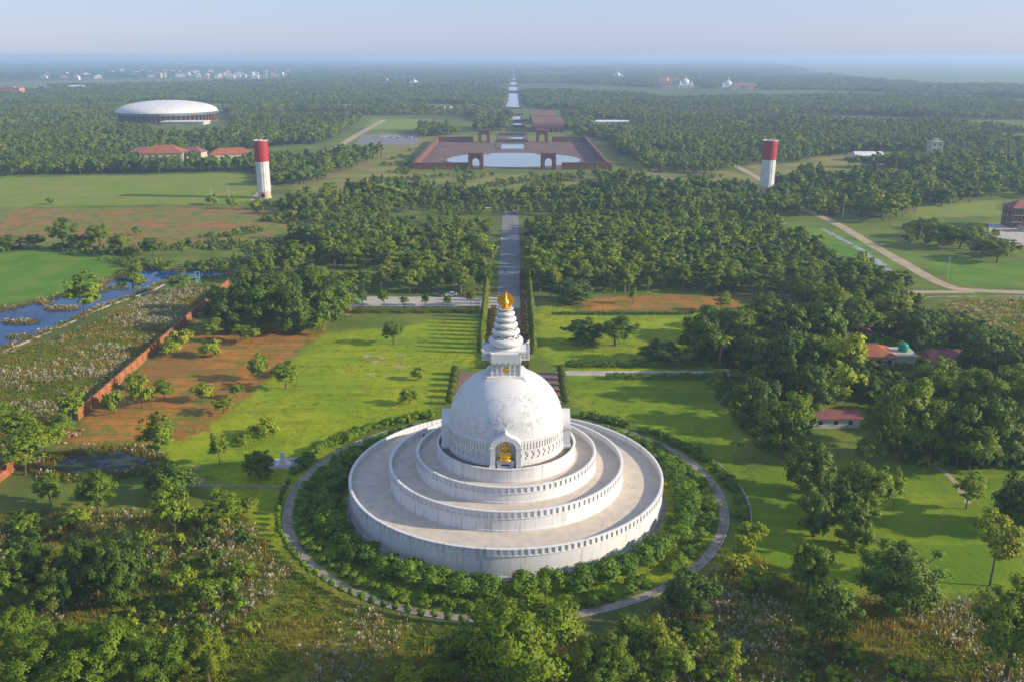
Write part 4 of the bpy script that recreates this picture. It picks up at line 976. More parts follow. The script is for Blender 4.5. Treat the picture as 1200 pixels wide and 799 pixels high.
reed_field('reed_bed', [GP([(830, 655), (870, 640), (960, 700), (1290, 705), (1400, 860), (870, 860), (740, 790), (730, 745)])], 1.3, -.02, 'bed of white-plumed reeds and weeds below the rice lawn', 21)
reed_field('rough_grass', [GP([(-90, 605), (120, 595), (280, 600), (340, 660), (420, 712), (560, 740), (730, 745), (740, 790), (870, 870), (-200, 870)])], 1.6, .26, 'rough yellow-green grass with scattered pale plumes below the pagoda', 34)
reed_field('reed_meadow', [ZP['wild'][1]], 1.9, .15, 'pale plumed meadow beyond the tiled houses', 41, .8, 1.5)
for k, (px, py, w, d) in enumerate(((24, 378, 5.5, 2.0), (72, 362, 6.5, 2.6), (52, 356, 3.0, 1.4), (20, 395, 3.6, 1.5), (140, 338, 3.2, 1.6))):
    x, y = G(px, py); pts = [(x + w * math.cos(t) * random.uniform(.75, 1.1), y + d * math.sin(t) * random.uniform(.75, 1.1)) for t in np.linspace(0, 6.28, 16)[:-1]]
    sheet('mud_island', pts, .12, m_dirt, 'small brown reed-grown mud island in the backwater')
    q = jitter_grid(x - w, x + w, y - d, y + d, .8, rng); q = q[inside(q, [pts], .1)]; sz = rng.uniform(.8, 1.5, len(q))
    if len(q): scatter('island_reeds', q, rng.integers(0, 2, len(q)), np.stack([sz, sz, sz], 1), rng.random(len(q)) * 6.28, REED, 'brown reeds on the mud islands of the backwater', .1)
def fringe(name, poly, step, jit, label):
    q = []; n = len(poly)
    for i in range(n):
        a, b = Vector(poly[i]), Vector(poly[(i + 1) % n])
        for t in np.arange(0, 1, step / max((b - a).length, .1)): q.append(a + (b - a) * t)
    q = np.array([tuple(v) for v in q]); q = q + rng.normal(0, jit, q.shape); q = q[in_view(q, 10)]; sz = rng.uniform(.7, 1.6, len(q))
    return scatter(name, q, rng.choice([0, 0, 1, 3, 3], len(q)), np.stack([sz, sz, sz], 1), rng.random(len(q)) * 6.28, REED, label, .02)
fringe('river_fringe', GP(river), .45, .9, 'ragged fringe of reeds along the backwater')
fringe('pond_fringe', [(pc[0] + 12.2 * math.cos(t), pc[1] + 7.6 * math.sin(t)) for t in a_pond], .3, .8, 'ragged fringe of weeds round the pond')
# short turf standing up from the lawns
LAWNT = [tuft('turf_tuft', 20, .16, .9, [m_lawnblade, m_plume], 60 + k, 0., .08) for k in range(2)]
P = jitter_grid(-110, 110, -75, 140, 1.9, rng); P = P[inside(P, ZP['lawn'], -1.) & in_view(P, 6)]; P = P[(np.hypot(P[:, 0], P[:, 1]) > 43) & (clump_noise(P, .16, 9) + rng.normal(0, .25, len(P)) > -.05)]
s = rng.uniform(.5, 1.5, len(P)); scatter('lawn_turf', P, rng.integers(0, 2, len(P)), np.stack([s, s, s * rng.uniform(.5, 1.3, len(P))], 1), rng.random(len(P)) * 6.28, LAWNT, 'uneven turf standing up from the lawns')
# undergrowth bushes massed in the groves and at wood edges
UND = [lod_source('bush', 70, 2, 1.3, .9, .8, 9, 260, .42, .06), lod_source('lowshrub', 71, 2, 1.1, .7, .7, 9, 240, .36, .05), lod_source('dark', 72, 2, 1.4, 1., .9, 9, 260, .45, .06)]
for o in UND: o.name = 'undergrowth_bush'
def under(name, polys, sp, thr, label, smin=.6, smax=1.3, seed=12):
    b = np.concatenate([np.array(p) for p in polys]); P = jitter_grid(b[:, 0].min(), b[:, 0].max(), b[:, 1].min(), b[:, 1].max(), sp, rng)
    P = P[inside(P, polys) & in_view(P, 12)]; P = P[(np.hypot(P[:, 0], P[:, 1]) > 47) & (clump_noise(P, .1, seed) > thr) & (P[:, 1] > -70)]; s = rng.uniform(smin, smax, len(P))
    return scatter(name, P, rng.integers(0, 3, len(P)), np.stack([s, s, s], 1), rng.random(len(P)) * 6.28, UND, label)
under('undergrowth', [GP([(815, 430), (830, 372), (1000, 345), (1060, 345), (1240, 420), (1240, 552), (1060, 545), (1024, 508), (1020, 470), (935, 478), (930, 520), (900, 540), (862, 500)])], 2.3, -.25, 'dense undergrowth beneath the garden grove')
under('scrub', [GP([(-90, 560), (60, 548), (130, 580), (280, 600), (300, 660), (440, 730), (560, 742), (730, 745), (830, 690), (880, 650), (960, 705), (1290, 710), (1400, 870), (-200, 870)])], 3.2, .24, 'patches of leafy scrub in the rough grass', .5, 1.2, 31)
under('meadow_scrub', [GP([(330, 236), (480, 206), (720, 206), (870, 206), (900, 234), (600, 234), (560, 240)]), GP([(430, 200), (490, 172), (480, 205)]), GP([(1060, 262), (1300, 280), (1300, 300), (1060, 285)]), GP([(930, 262), (1010, 285), (1050, 335), (960, 330), (925, 300)])], 5.0, .0, 'low scrub dotted over the dry grass before the plaza and the road', .6, 1.5, 35)
under('field_scrub', [GP([(-60, 285), (150, 293), (330, 262), (350, 300), (270, 330), (140, 312), (100, 300), (-60, 296)]), GP([(300, 236), (365, 238), (352, 262), (300, 262)])], 3.4, .0, 'low scrub between the brown field and the river', .6, 1.4, 33)

# ------------------------------------------------------------------ built things
m_red = M('red_paint', (.46, .035, .045), (.36, .03, .04), .3, .6)
m_whitep = M('white_paint', (.74, .72, .69), (.58, .57, .55), .25, .7)
m_tile = M('clay_tile', (.36, .115, .05), (.26, .085, .04), .4, .85, bmp=.4, bscale=7)
m_tile2 = M('dull_red_roof', (.30, .10, .085), (.21, .075, .07), .4, .85, bmp=.3, bscale=6)
m_cream = M('cream_plaster', (.55, .47, .36), (.44, .37, .28), .3, .85)
m_shedwall = M('shed_whitewash', (.62, .62, .58), (.46, .47, .44), .5, .9)
m_glass = M('dark_window', (.03, .035, .04), (.02, .022, .025), .5, .15, spec=.5)
m_shade = M('dark_doorway', (.02, .02, .02), None, .5, .9)
m_teal = M('teal_paint', (.16, .42, .36), (.11, .32, .28), .8, .6)
m_greenp = M('green_plastic', (.02, .30, .17), (.015, .24, .13), .8, .4)
m_steel = M('grey_steel', (.28, .29, .30), (.2, .21, .22), .8, .5, .6)
m_plaza = M('plaza_brick', (.17, .095, .07), (.115, .068, .055), .06, .9, bmp=.3, bscale=3)
m_blue = M('blue_sheet', (.07, .17, .30), (.05, .12, .22), .3, .6)
m_rubber = M('tyre_rubber', (.02, .02, .02), None, 2., .9)
m_lamp = M('lamp_glass', (.7, .7, .66), (.5, .5, .48), 1., .2)
m_sand = M('sandy_earth', (.40, .30, .16), (.30, .24, .12), .6, .95)

def water_tower(px, by, ty, wpx, label):
    x, y = G(px, by); r = wpx * MPP(y, 15) / 2; h = HY(ty, y); zs = h * .64
    t = thing('water_tower', label, 'water tower', (x, y, 0))
    MB().lathe([(r * 1.12, -.3), (r * 1.12, .5), (r * 1.02, .6), (r, 3.6), (r * 1.03, 3.7), (r * 1.03, 4.0), (r, 4.1)], 32).build('base', m_cream, t, True)
    MB().box(-1.0, 1.0, -r * 1.06, -r * .8, .5, 3.0).build('door', m_shade, t)
    sh = MB().lathe([(r, 4.1), (r, zs)], 32).build('shaft', m_whitep, t, True)
    rb = MB()
    for k in range(16):
        s0 = len(rb.v); rb.box(-.22, .22, -.14, .02, 4.1, zs); rb.xf(Matrix.Rotation(k * math.pi / 8, 4, 'Z') @ Matrix.Translation((0, -r, 0)), s0)
    rb.build('fluting', m_whitep, sh)
    tk = MB().lathe([(r * 1.0, zs), (r * 1.09, zs + .15), (r * 1.09, h - .8), (r * 1.12, h - .7), (r * 1.12, h), (r * .98, h), (r * .98, h - .45), (0, h - .40)], 40).build('tank', m_red, t, True)
    rb = MB()
    for k in range(20):
        s0 = len(rb.v); rb.box(-.16, .16, -.12, .02, zs + .15, h - .7); rb.xf(Matrix.Rotation(k * math.pi / 10, 4, 'Z') @ Matrix.Translation((0, -r * 1.09, 0)), s0)
    rb.build('fluting', m_red, tk)
    MB().lathe([(r * 1.135, h - .02), (r * 1.135, h + .28), (r * .97, h + .28), (r * .97, h - .02)], 40).build('rim', m_whitep, t, True)
    MB().box(-.7, .7, -.7, .7, h - .41, h + .6).build('hatch', m_whitep, t)
    ld = MB()
    for s in (-.25, .25): ld.box(r * 1.0, r * 1.0 + .07, s - .04, s + .04, .5, zs)
    for k in range(int(zs / .9)): ld.box(r * 1.0, r * 1.0 + .06, -.25, .25, .9 + k * .9, .97 + k * .9)
    ld.build('ladder', m_steel, t)
    return t
water_tower(310.5, 232, 165, 14.6, 'white water tower with red top beside the straight dirt road')
water_tower(898, 226, 165, 15.6, 'white water tower with red top in front of the dense woods')

def windows(parent, w, y, z0, n, ww, wh, mat=None, skip=()):
    fr = MB().box(-ww / 2 - .12, ww / 2 + .12, -.06, .02, -.12, wh + .12).mesh('window', m_whitep); gl = MB().box(-ww / 2, ww / 2, -.09, -.05, 0, wh).mesh('pane', mat or m_glass)
    for k in range(n):
        if k in skip: continue
        o = put('window', fr, parent, (-w / 2 + w * (k + .5) / n, y, z0)); put('pane', gl, o)
def house(name, label, x, y, w, d, h, rise, rz=0., roof=None, wall=None, nwin=3, storeys=1, over=.7, hip=True, cat='house', group=None, flat=False, door=True):
    t = thing(name, label, cat, (x, y, 0), rz, group)
    MB().box(-w / 2, w / 2, -d / 2, d / 2, -.3, h).build('wall', wall or m_cream, t)
    roof = roof or m_tile
    if flat:
        MB().box(-w / 2 - over * .4, w / 2 + over * .4, -d / 2 - over * .4, d / 2 + over * .4, h, h + .35).build('roof', roof, t)
        MB().box(-w * .2, w * .2, -d * .2, d * .2, h + .35, h + 2.6).build('stair_tower', wall or m_cream, t)
    else:
        W, D = w / 2 + over, d / 2 + over; q = D if hip else 0
        q = min(q, W * .85); lo = h - .12
        v = [(-W, -D, lo), (W, -D, lo), (W, D, lo), (-W, D, lo), (-W + q, 0, h + rise), (W - q, 0, h + rise), (-W, -D, lo + .2), (W, -D, lo + .2), (W, D, lo + .2), (-W, D, lo + .2)]
        MB().add(v, [(3, 2, 1, 0), (0, 1, 7, 6), (1, 2, 8, 7), (2, 3, 9, 8), (3, 0, 6, 9), (6, 7, 5, 4), (8, 9, 4, 5), (7, 8, 5), (9, 6, 4)]).build('roof', roof, t)
        rl = math.hypot(D, rise); MB().box(-W + q, W - q, -.14, .14, h + rise - .05, h + rise + .12).build('ridge', roof, t)
    sh = h / storeys
    for s in range(storeys): windows(t, w, -d / 2, s * sh + sh * .35, nwin, min(1.6, w / nwin * .5), sh * .42)
    if door:
        do = MB().box(-.55, .55, -.1, .02, 0, 2.1).build('door', m_shade, t, False, (w / 2 - w / nwin, -d / 2, 0)); MB().ball((.4, -.14, 1.05), .06, 6, 4).build('handle', m_steel, do)
    return t
# low white shed on the lawn edge
x, y = G(980, 502)
sd = thing('garden_shed', 'low white shed with dull red roof and three dark openings beside the wood', 'shed', (x, y + 2.4, 0), math.radians(1))
MB().box(-5.4, 5.4, -2.2, 2.2, -.2, 2.5).build('wall', m_shedwall, sd)
MB().add([(-5.9, -2.7, 2.45), (5.9, -2.7, 2.45), (5.9, 2.7, 2.45), (-5.9, 2.7, 2.45), (-5.9, 0, 3.7), (5.9, 0, 3.7)], [(3, 2, 1, 0), (0, 1, 5, 4), (2, 3, 4, 5), (1, 2, 5), (3, 0, 4)]).build('roof', m_tile2, sd)
rdg = MB()
for k in range(24): rdg.add([(-5.85 + k * .5, -2.72, 2.50), (-5.75 + k * .5, -2.72, 2.50), (-5.75 + k * .5, 0, 3.76), (-5.85 + k * .5, 0, 3.76)], [(0, 1, 2, 3)])
for k in range(24): rdg.add([(-5.85 + k * .5, 0, 3.76), (-5.75 + k * .5, 0, 3.76), (-5.75 + k * .5, 2.72, 2.50), (-5.85 + k * .5, 2.72, 2.50)], [(0, 1, 2, 3)])
tag(rdg.build('roof_ribs', m_tile2, sd), kind='stuff')
for xx in (-3.7, -.2, 3.2): o = MB().box(-.45, .45, -.05, .03, .9, 1.8).build('opening', m_shade, sd, False, (xx, -2.2, 0)); MB().box(-.6, .6, -.1, -.0, .78, .88).build('sill', m_whitep, o)
# tiled houses in the grove
x, y = G(1030, 432); hs = house('tiled_house', 'house with orange hipped tile roof and a flat wing in the grove', x - 1, y + 5, 11, 9, 3.4, 2.3, math.radians(-6), nwin=4)
MB().box(5.51, 11.5, -3.4, 4.0, -.2, 3.3).build('flat_wing', m_cream, hs); MB().box(5.3, 11.8, -3.8, 4.3, 3.3, 3.6).build('wing_roof', m_conc, hs)
tx, ty_ = x + 8.0, y + 4.6
wt = thing('water_tank', 'round green plastic water tank on the flat roof of the tiled house', 'tank', (tx, ty_, 3.6))
MB().lathe([(0, 0), (1.25, 0), (1.3, .1), (1.3, 1.7), (1.1, 2.1), (.45, 2.35), (.45, 2.5), (0, 2.52)], 24).build('body', m_greenp, wt, True)
for z in (.45, .95, 1.4): MB().lathe([(1.28, z), (1.37, z + .05), (1.37, z + .15), (1.28, z + .2)], 24).build('rib', m_greenp, wt, True)
MB().lathe([(0, 2.5), (.5, 2.5), (.5, 2.62), (0, 2.66)], 16).build('lid', m_greenp, wt, True)
x, y = G(1113, 437); house('red_roof_house', 'house with dark red gable roof half hidden by the wood', x, y + 4, 10, 8, 3.3, 2.0, math.radians(4), m_tile2, hip=False)
x, y = G(1070, 398); house('grey_house', 'small grey house behind the tiled houses in the trees', x, y + 3, 6, 5, 4.2, .5, 0, m_conc, m_conc, 2, flat=True)
x, y = G(1008, 402); house('small_tiled_house', 'small tiled house glimpsed behind the bamboo', x, y + 3, 7, 5, 3.0, 1.4, 0, m_tile2, nwin=2)

# brick boundary wall by the orange earth
m_wallbrick = M('boundary_brick', (.36, .135, .05), (.26, .10, .045), .5, .9, bmp=.4, bscale=5)
def brick_wall(pa, pb, label, h=2.5):
    A, B = Vector(pa), Vector(pb); Ln = (B - A).length; n = max(1, round(Ln / 4.2)); ang = math.atan2(B.y - A.y, B.x - A.x)
    t = thing('brick_wall', label, 'wall', (A.x, A.y, 0), ang); s = Ln / n
    pm = MB().box(.22, s - .22, -.13, .13, -.3, h).box(.22, s - .22, -.19, .19, h, h + .12).mesh('wall_panel', m_wallbrick); po = MB().box(-.24, .24, -.26, .26, -.3, h + .22).box(-.3, .3, -.32, .32, h + .22, h + .36).mesh('pillar', m_wallbrick)
    for k in range(n):
        o = put('wall_panel', pm, t, (k * s, 0, 0)); o.location.z = random.uniform(-.05, .05); put('pillar', po, t, (k * s, 0, 0))
    put('pillar', po, t, (Ln, 0, 0)); return t
brick_wall(G(268, 336), G(92, 492), 'long brick boundary wall dividing the reed bank from the orange earth')
brick_wall(G(36, 536), G(-30, 588), 'short brick wall end beside the pale scrub trees')
# rubble where the wall is broken
for k in range(16):
    x, y = G(random.uniform(60, 100), random.uniform(503, 522)); r = random.uniform(.25, .7); o = MB().ball((0, 0, 0), (r, r * .8, r * .55), 7, 5)
    o.v = [(a + random.uniform(-.1, .1), b + random.uniform(-.1, .1), c) for a, b, c in o.v]
    tag(o.build('rubble_stone', m_sand if k % 3 else m_wallbrick, None, False, (x, y, r * .3)), 'rough stone in the rubble at the broken end of the brick wall', 'stone', 'rubble at the wall end')

# sluice frame over the backwater
x, y = G(226, 333)
sl = thing('sluice_frame', 'teal metal sluice frame standing at the edge of the backwater', 'sluice', (x, y, 0), math.radians(12))
for i, (xx, hh) in enumerate(((-2.6, 3.2), (-1.2, 3.2), (1.2, 4.8), (2.6, 4.8))): MB().box(xx - .14, xx + .14, -.14, .14, -.2, hh).build('post', m_teal, sl)
MB().box(-2.9, 2.9, -.5, .5, 2.3, 2.5).build('deck', m_teal, sl); MB().box(1.0, 2.8, -.12, .12, 4.4, 4.6).build('crossbeam', m_teal, sl); MB().box(-2.8, -1.0, -.12, .12, 3.05, 3.2).build('crossbeam', m_teal, sl)
MB().box(1.3, 2.5, -.06, .06, .2, 2.2).build('gate_leaf', m_teal, sl)
# monument on its paved pad
x, y = G(332, 545)
sheet('monument_pad', [(x - 5.2, y - 1.8), (x + 3.4, y - 1.8), (x + 4.4, y + 3.4), (x - 3.4, y + 3.4)], .05, m_conc, 'paved pad under the white monument')
mo = thing('monument', 'white stepped stone monument on a paved pad beside the dark round tree', 'monument', (x, y, .05))
MB().box(-1.5, 1.5, -1.2, 1.2, 0, .3).box(-1.2, 1.2, -.9, .9, .3, .6).build('step', m_whitep, mo)
MB().box(-.75, .75, -.55, .55, .6, 1.3).build('pedestal', m_whitep, mo)
MB().add([(-.45, -.3, 1.3), (.45, -.3, 1.3), (.45, .3, 1.3), (-.45, .3, 1.3), (-.36, -.24, 2.9), (.36, -.24, 2.9), (.36, .24, 2.9), (-.36, .24, 2.9)], [(3, 2, 1, 0), (4, 5, 6, 7), (0, 1, 5, 4), (1, 2, 6, 5), (2, 3, 7, 6), (3, 0, 4, 7)]).box(-.42, .42, -.3, .3, 2.9, 3.05).build('stele', m_whitep, mo)
bn = thing('stone_bench', 'low grey stone bench on the paved pad behind the white monument', 'bench', (x + 1.6, y + 2.5, .05), .3)
MB().box(-.9, .9, -.25, .25, .38, .5).build('seat', m_conc, bn); MB().box(-.75, -.5, -.2, .2, 0, .38).build('leg', m_conc, bn); MB().box(.5, .75, -.2, .2, 0, .38).build('leg', m_conc, bn)
# drain wall beside the path on the right
MB()
dw = MB().lathe([(46.6, -.3), (46.6, .55), (46.35, .55), (46.35, -.3)], 60, a0=math.radians(-18), a1=math.radians(20)).build('drain_wall', m_kerb)
tag(dw, 'low dark retaining wall between the circular path and the rice lawn', 'wall')
# sandy patches on the lawn
for px, py, r in ((429, 417, 1.3), (449, 419, 1.0), (440, 424, 1.2), (432, 438, 1.0), (467, 428, 1.3), (470, 415, .9), (645, 505, 1.2), (660, 470, 1.0), (225, 548, 1.2), (230, 562, 1.4)):
    x, y = G(px, py); pts = [(x + r * 1.5 * math.cos(t) * random.uniform(.7, 1.15), y + r * math.sin(t) * random.uniform(.7, 1.15)) for t in np.linspace(0, 6.28, 14)[:-1]]
    if math.hypot(x, y) > 44: sheet('bare_patch', pts, .02, m_sand, 'small bare sandy patch in the large lawn')

# plaza with round pool, brick walls and arched gates
PY0, PY1, PW = 536.0, 768.0, 72.0
sheet('plaza_floor', [(-PW, PY0), (PW, PY0), (PW, PY1), (-PW, PY1)], .04, m_plaza, 'red brick floor of the walled plaza')
MB().lathe([(55, .0), (55, .35), (57.5, .35), (57.5, .0)], 90, (2, 604)).build('pool_edge', m_plaza)['kind'] = 'structure'
MB().lathe([(0, .2), (55, .2)], 90, (2, 604)).build('round_pool', m_pool)['kind'] = 'structure'
for nm, a in (('plaza wall facing the dry grass, left of the gates', (-PW, -32, PY0, PY0 + 2.2)), ('plaza wall facing the dry grass, right of the gates', (38, PW, PY0, PY0 + 2.2)), ('sunlit side wall of the plaza beside the car park', (-PW - 2.2, -PW - .01, PY0, PY1)), ('shaded side wall of the plaza beside the vaulted halls', (PW + .01, PW + 2.2, PY0, PY1)), ('rear plaza wall nearer the car park', (-PW, -38, PY1 - 2.2, PY1)), ('rear plaza wall nearer the vaulted halls', (40, PW, PY1 - 2.2, PY1))):
    x0, x1, y0, y1 = a; o = thing('plaza_wall', 'low red brick ' + nm, 'wall', (x0, y0, 0))
    MB().box(0, x1 - x0, 0, y1 - y0, -.3, 4.6).build('wall_body', m_brick, o); MB().box(-.2, x1 - x0 + .2, -.2, y1 - y0 + .2, 4.6, 5.0).build('coping', m_brick, o)
def arch_gate(x, y, w, d, h, label):
    t = thing('arched_gate', label, 'gate', (x, y, 0)); r = w * .24; hs = h * .48
    o = [(-w / 2, 0), (-w / 2, hs)] + [(-w / 2, h) if k == 0 else None for k in range(1)]
    inn = [(-r, 0), (-r, hs)] + [(r * math.cos(a), hs + r * 1.1 * math.sin(a)) for a in np.linspace(math.pi, 0, 13)[1:-1]] + [(r, hs), (r, 0)]
    n = len(inn); out = []
    for i, (a, b) in enumerate(inn):
        if i == 0: out.append((-w / 2, 0))
        elif i == n - 1: out.append((w / 2, 0))
        elif i == 1: out.append((-w / 2, hs))
        elif i == n - 2: out.append((w / 2, hs))
        else:
            ang = math.atan2(b - hs, a); k = min((w / 2) / max(abs(math.cos(ang)), 1e-6), (h - hs) / max(math.sin(ang), 1e-6)); out.append((k * math.cos(ang), hs + k * math.sin(ang)))
    arch_frame(MB(), out, inn, -d / 2, d / 2).build('gate_body', m_brick, t)
    MB().box(-w / 2 - .5, w / 2 + .5, -d / 2 - .5, d / 2 + .5, h - .02, h + 1.2).build('cornice', m_brick, t)
    for s in (-1, 1):
        MB().box(s * w * .37 - 1.1, s * w * .37 + 1.1, -d / 2 - .8, -d / 2 + .01, -.2, h * .96).build('pier', m_brick, t)
    return t
for x, y, lab in ((-26.5, 539, 'brick arched gate in the plaza wall facing the dry grass, nearer the car park side'), (28, 539, 'brick arched gate in the plaza wall facing the dry grass, nearer the vaulted halls side'), (-27, 765, 'brick arched gate in the rear plaza wall nearer the car park'), (30, 765, 'brick arched gate in the rear plaza wall nearer the vaulted halls')):
    arch_gate(x, y, 11.5, 7, 11, lab)
# canal running to the horizon
CR = [(175, 167.5), (166, 159.5), (149, 143.5), (142.5, 135.5), (127.5, 109), (107.5, 101.5), (100.7, 96), (95, 91.5), (90.5, 87), (86.5, 83.5)]
for a, b in CR:
    y0, y1 = G(600, a)[1], G(600, b)[1]; w = 10.5
    sheet('canal', [(-w + 1, y0), (w + 1, y0), (w + 1, y1), (-w + 1, y1)], .25, m_pool, 'pale water of the long straight canal')
    for s in (-1, 1): sheet('canal_walk', sorted([(1 + s * w, y0), (1 + s * (w + 5), y0)]) + sorted([(1 + s * (w + 5), y1), (1 + s * w, y1)], reverse=True), .45, m_plaza, 'brick walk beside the straight canal')
for i in range(len(CR) - 1):
    y0, y1 = G(600, CR[i][1])[1], G(600, CR[i + 1][0])[1]
    ends = [(y0 + y1) / 2] if y1 - y0 < 40 else [y0 + 6, y1 - 6]
    for yc in ends:
        o = thing('canal_bridge', 'brick footbridge crossing the straight canal', 'bridge', (1, yc, 0), 0, 'bridges over the canal'); hw = max(1.5, (y1 - y0) / 2 - .2) if len(ends) == 1 else 5.5
        MB().box(-15, 15, -hw, hw, -.2, 1.1).build('deck', m_plaza, o)
        for s in (-1, 1): MB().box(-15, 15, s * hw - .25, s * hw + .25, 1.1, 2.1).build('parapet', m_brick, o)
# vaulted halls
m_vault = M('vault_brick', (.20, .10, .08), (.15, .08, .065), .1, .9)
def vault_hall(x0, x1, y0, y1, h, n, label):
    t = thing('vaulted_hall', label, 'building', ((x0 + x1) / 2, (y0 + y1) / 2, 0)); w, d = x1 - x0, y1 - y0
    MB().box(-w / 2, w / 2, -d / 2, d / 2, -.3, h).build('wall', m_brick, t)
    s = d / n; ro = MB()
    for k in range(n):
        c = -d / 2 + s * (k + .5); pts = [(c - s * .48 * math.cos(a), h - .01 + s * .38 * math.sin(a)) for a in np.linspace(0, math.pi, 9)]; m = len(pts)
        b = MB().add([(-w / 2 - .5, p, z) for p, z in pts] + [(w / 2 + .5, p, z) for p, z in pts], [tuple(range(m)), tuple(range(2 * m - 1, m - 1, -1))] + [(i, m + i, m + i + 1, i + 1) for i in range(m - 1)])
        b.build('vault', m_vault, t)
    for k in range(6):
        b = MB().box(-1.2, 1.2, -.15, .02, 0, 4.4).build('arch_opening', m_shade, t, False, (-w / 2 + w * (k + .5) / 6, -d / 2, 0))
    return t
vault_hall(24, 58, 885, 965, 7, 6, 'brick hall with rows of barrel vaults beside the canal, the one nearer the plaza')
vault_hall(24, 56, 1010, 1110, 7, 8, 'brick hall with rows of barrel vaults beside the canal, the one farther from the plaza')
# round hall with white shallow dome
x, y = G(198, 146); y += 62; x *= (y - CAMY) / (y - 62 - CAMY)
rh = thing('round_hall', 'huge round hall with shallow white dome roof above brick arcades', 'hall', (x, y, 0)); R = 62.
MB().lathe([(R * 1.0, -.3), (R * 1.0, 1.5), (R * .93, 1.5), (R * .93, 9.8)], 96).build('wall', m_brick, rh, True)
for k in range(64):
    a = 2 * math.pi * k / 64
    if math.sin(a) < .2: put('column', MB().box(-.9, .9, -2.2, .4, 1.4, 9.5).mesh('column', m_brick) if k == 0 else bpy.data.meshes['column'], rh, (R * .95 * math.cos(a), R * .95 * math.sin(a), 0), a + math.pi / 2)
MB().lathe([(R * .92, 9.4), (R * 1.02, 9.5), (R * 1.03, 12.6), (R * 1.02, 12.8), (R * .9, 12.8)], 96).build('fascia', m_steel, rh, True)
MB().lathe([(R * 1.025, 12.5), (R * 1.02, 13.2)] + [(R * 1.01 * math.cos(a), 13.2 + 13.0 * math.sin(a) ** 1.05) for a in np.linspace(.02, math.pi / 2, 18)], 96).build('roof', m_whitep, rh, True)
MB().box(18, 70, -R - 14, -R * .8, -.2, 3.6).build('porch', m_cream, rh); MB().box(17, 71, -R - 15, -R * .8, 3.6, 4.2).build('porch_roof', m_whitep, rh)
# tiled guest houses near the field
for px, by, w, d, h, r, rz, lab in ((188, 189, 34, 20, 6, 6, .1, 'red hipped roof guest house among the trees below the round hall'), (222, 186, 22, 12, 5, 4, -.1, 'small red roof between the two long guest houses'), (268, 190, 34, 14, 6, 4.5, .42, 'long orange tiled guest house turned at an angle by the field'), (165, 186, 20, 14, 5, 4, .05, 'low dull red roof at the edge of the guest house group')):
    x, y = G(px, by); house('guest_house', lab, x, y + d / 2, w, d, h, r, rz, m_tile if 'orange' in lab or 'hipped' in lab else m_tile2, nwin=6, storeys=1)
# brick block at the edge of the view
x, y = G(1204, 268)
ap = thing('apartment_block', 'brick block of three storeys with red roof and white window trim', 'building', (x + 1, y + 6, 0), math.radians(-4))
MB().box(-8.5, 8.5, -6, 6, -.3, 10.2).build('wall', m_brick, ap)
MB().add([(-9.3, -6.8, 10.1), (9.3, -6.8, 10.1), (9.3, 6.8, 10.1), (-9.3, 6.8, 10.1), (-4, 0, 13), (4, 0, 13)], [(3, 2, 1, 0), (0, 1, 5, 4), (2, 3, 4, 5), (1, 2, 5), (3, 0, 4)]).build('roof', m_tile2, ap)
for s in range(3):
    windows(ap, 17, -6, s * 3.4 + 1.1, 5, 1.5, 1.5); MB().box(-8.6, 8.6, -6.25, -6.0, s * 3.4 + 3.0, s * 3.4 + 3.3).build('string_course', m_whitep, ap)
    for k in range(3):
        fr = MB().box(-.06, .02, -.9, .9, -.1, 1.6).build('window', m_whitep, ap, False, (-8.5, -4 + k * 4, s * 3.4 + 1.1)); MB().box(-.09, -.05, -.75, .75, 0, 1.5).build('pane', m_glass, fr)
house('gate_house', 'low red roofed wing in front of the brick block', x - 2, y - 7, 10, 6, 3.2, 1.8, 0, m_tile2, nwin=3)
sheet('paved_yard', GP([(1158, 262), (1300, 262), (1300, 284), (1190, 290), (1160, 276)]), .03, m_conc, 'pale paved yard in front of the brick block')
# sheds behind the right-hand woods
x, y = G(1060, 190); house('blue_roof_shed', 'long low shed with blue sheet roof in the right-hand woods', x, y, 50, 14, 4, 1.6, 0, m_blue, m_whitep, 8, hip=False)
x, y = G(1016, 188); house('white_tent_shed', 'white gabled shed beside the blue roofed shed', x, y, 22, 12, 4, 3, 0, m_whitep, m_whitep, 4, hip=False)
x, y = G(1093, 192); house('lookout_tower', 'slim grey lookout block rising from the right-hand woods', x, y, 9, 9, 17, 1, 0, m_conc, m_conc, 2, 4, flat=True)
for px, by, w, lab in ((1035, 192, 14, 'small tin roofed hut in front of the blue roofed shed'), (943, 176, 16, 'pale flat hut in the woods behind the right water tower'), (870, 176, 14, 'small pale hut in the clearing behind the right water tower'), (1132, 222, 12, 'pale hut among the trunks beyond the bright field')):
    x, y = G(px, by); house('hut', lab, x, y, w, 8, 3.4, 1.2, 0, m_conc, m_cream, 3, hip=False, cat='hut')
# long sheds and parking by the canal
x, y = G(517, 131); house('long_white_shed', 'long white roofed shed in the woods beside the canal', x, y, 34, 12, 5, 2, 0, m_whitep, m_whitep, 6, hip=False, cat='shed')
x, y = G(717, 147); house('long_white_shed', 'long pale roofed shed by the parking ground right of the vaulted halls', x, y, 56, 12, 4.5, 1.6, 0, m_whitep, m_whitep, 9, hip=False, cat='shed')
x, y = G(405, 128); house('long_white_shed', 'pale roofed shed in the woods beyond the round hall', x, y, 30, 12, 5, 2, 0, m_whitep, m_cream, 6, hip=False, cat='shed')
sheet('parking_ground', GP([(424, 158), (490, 158), (490, 170), (416, 170)]), .03, m_asph, 'grey parking ground beside the plaza')
sheet('parking_ground', GP([(682, 149), (745, 149), (745, 155), (690, 155)]), .03, m_conc, 'pale parking ground right of the vaulted halls')

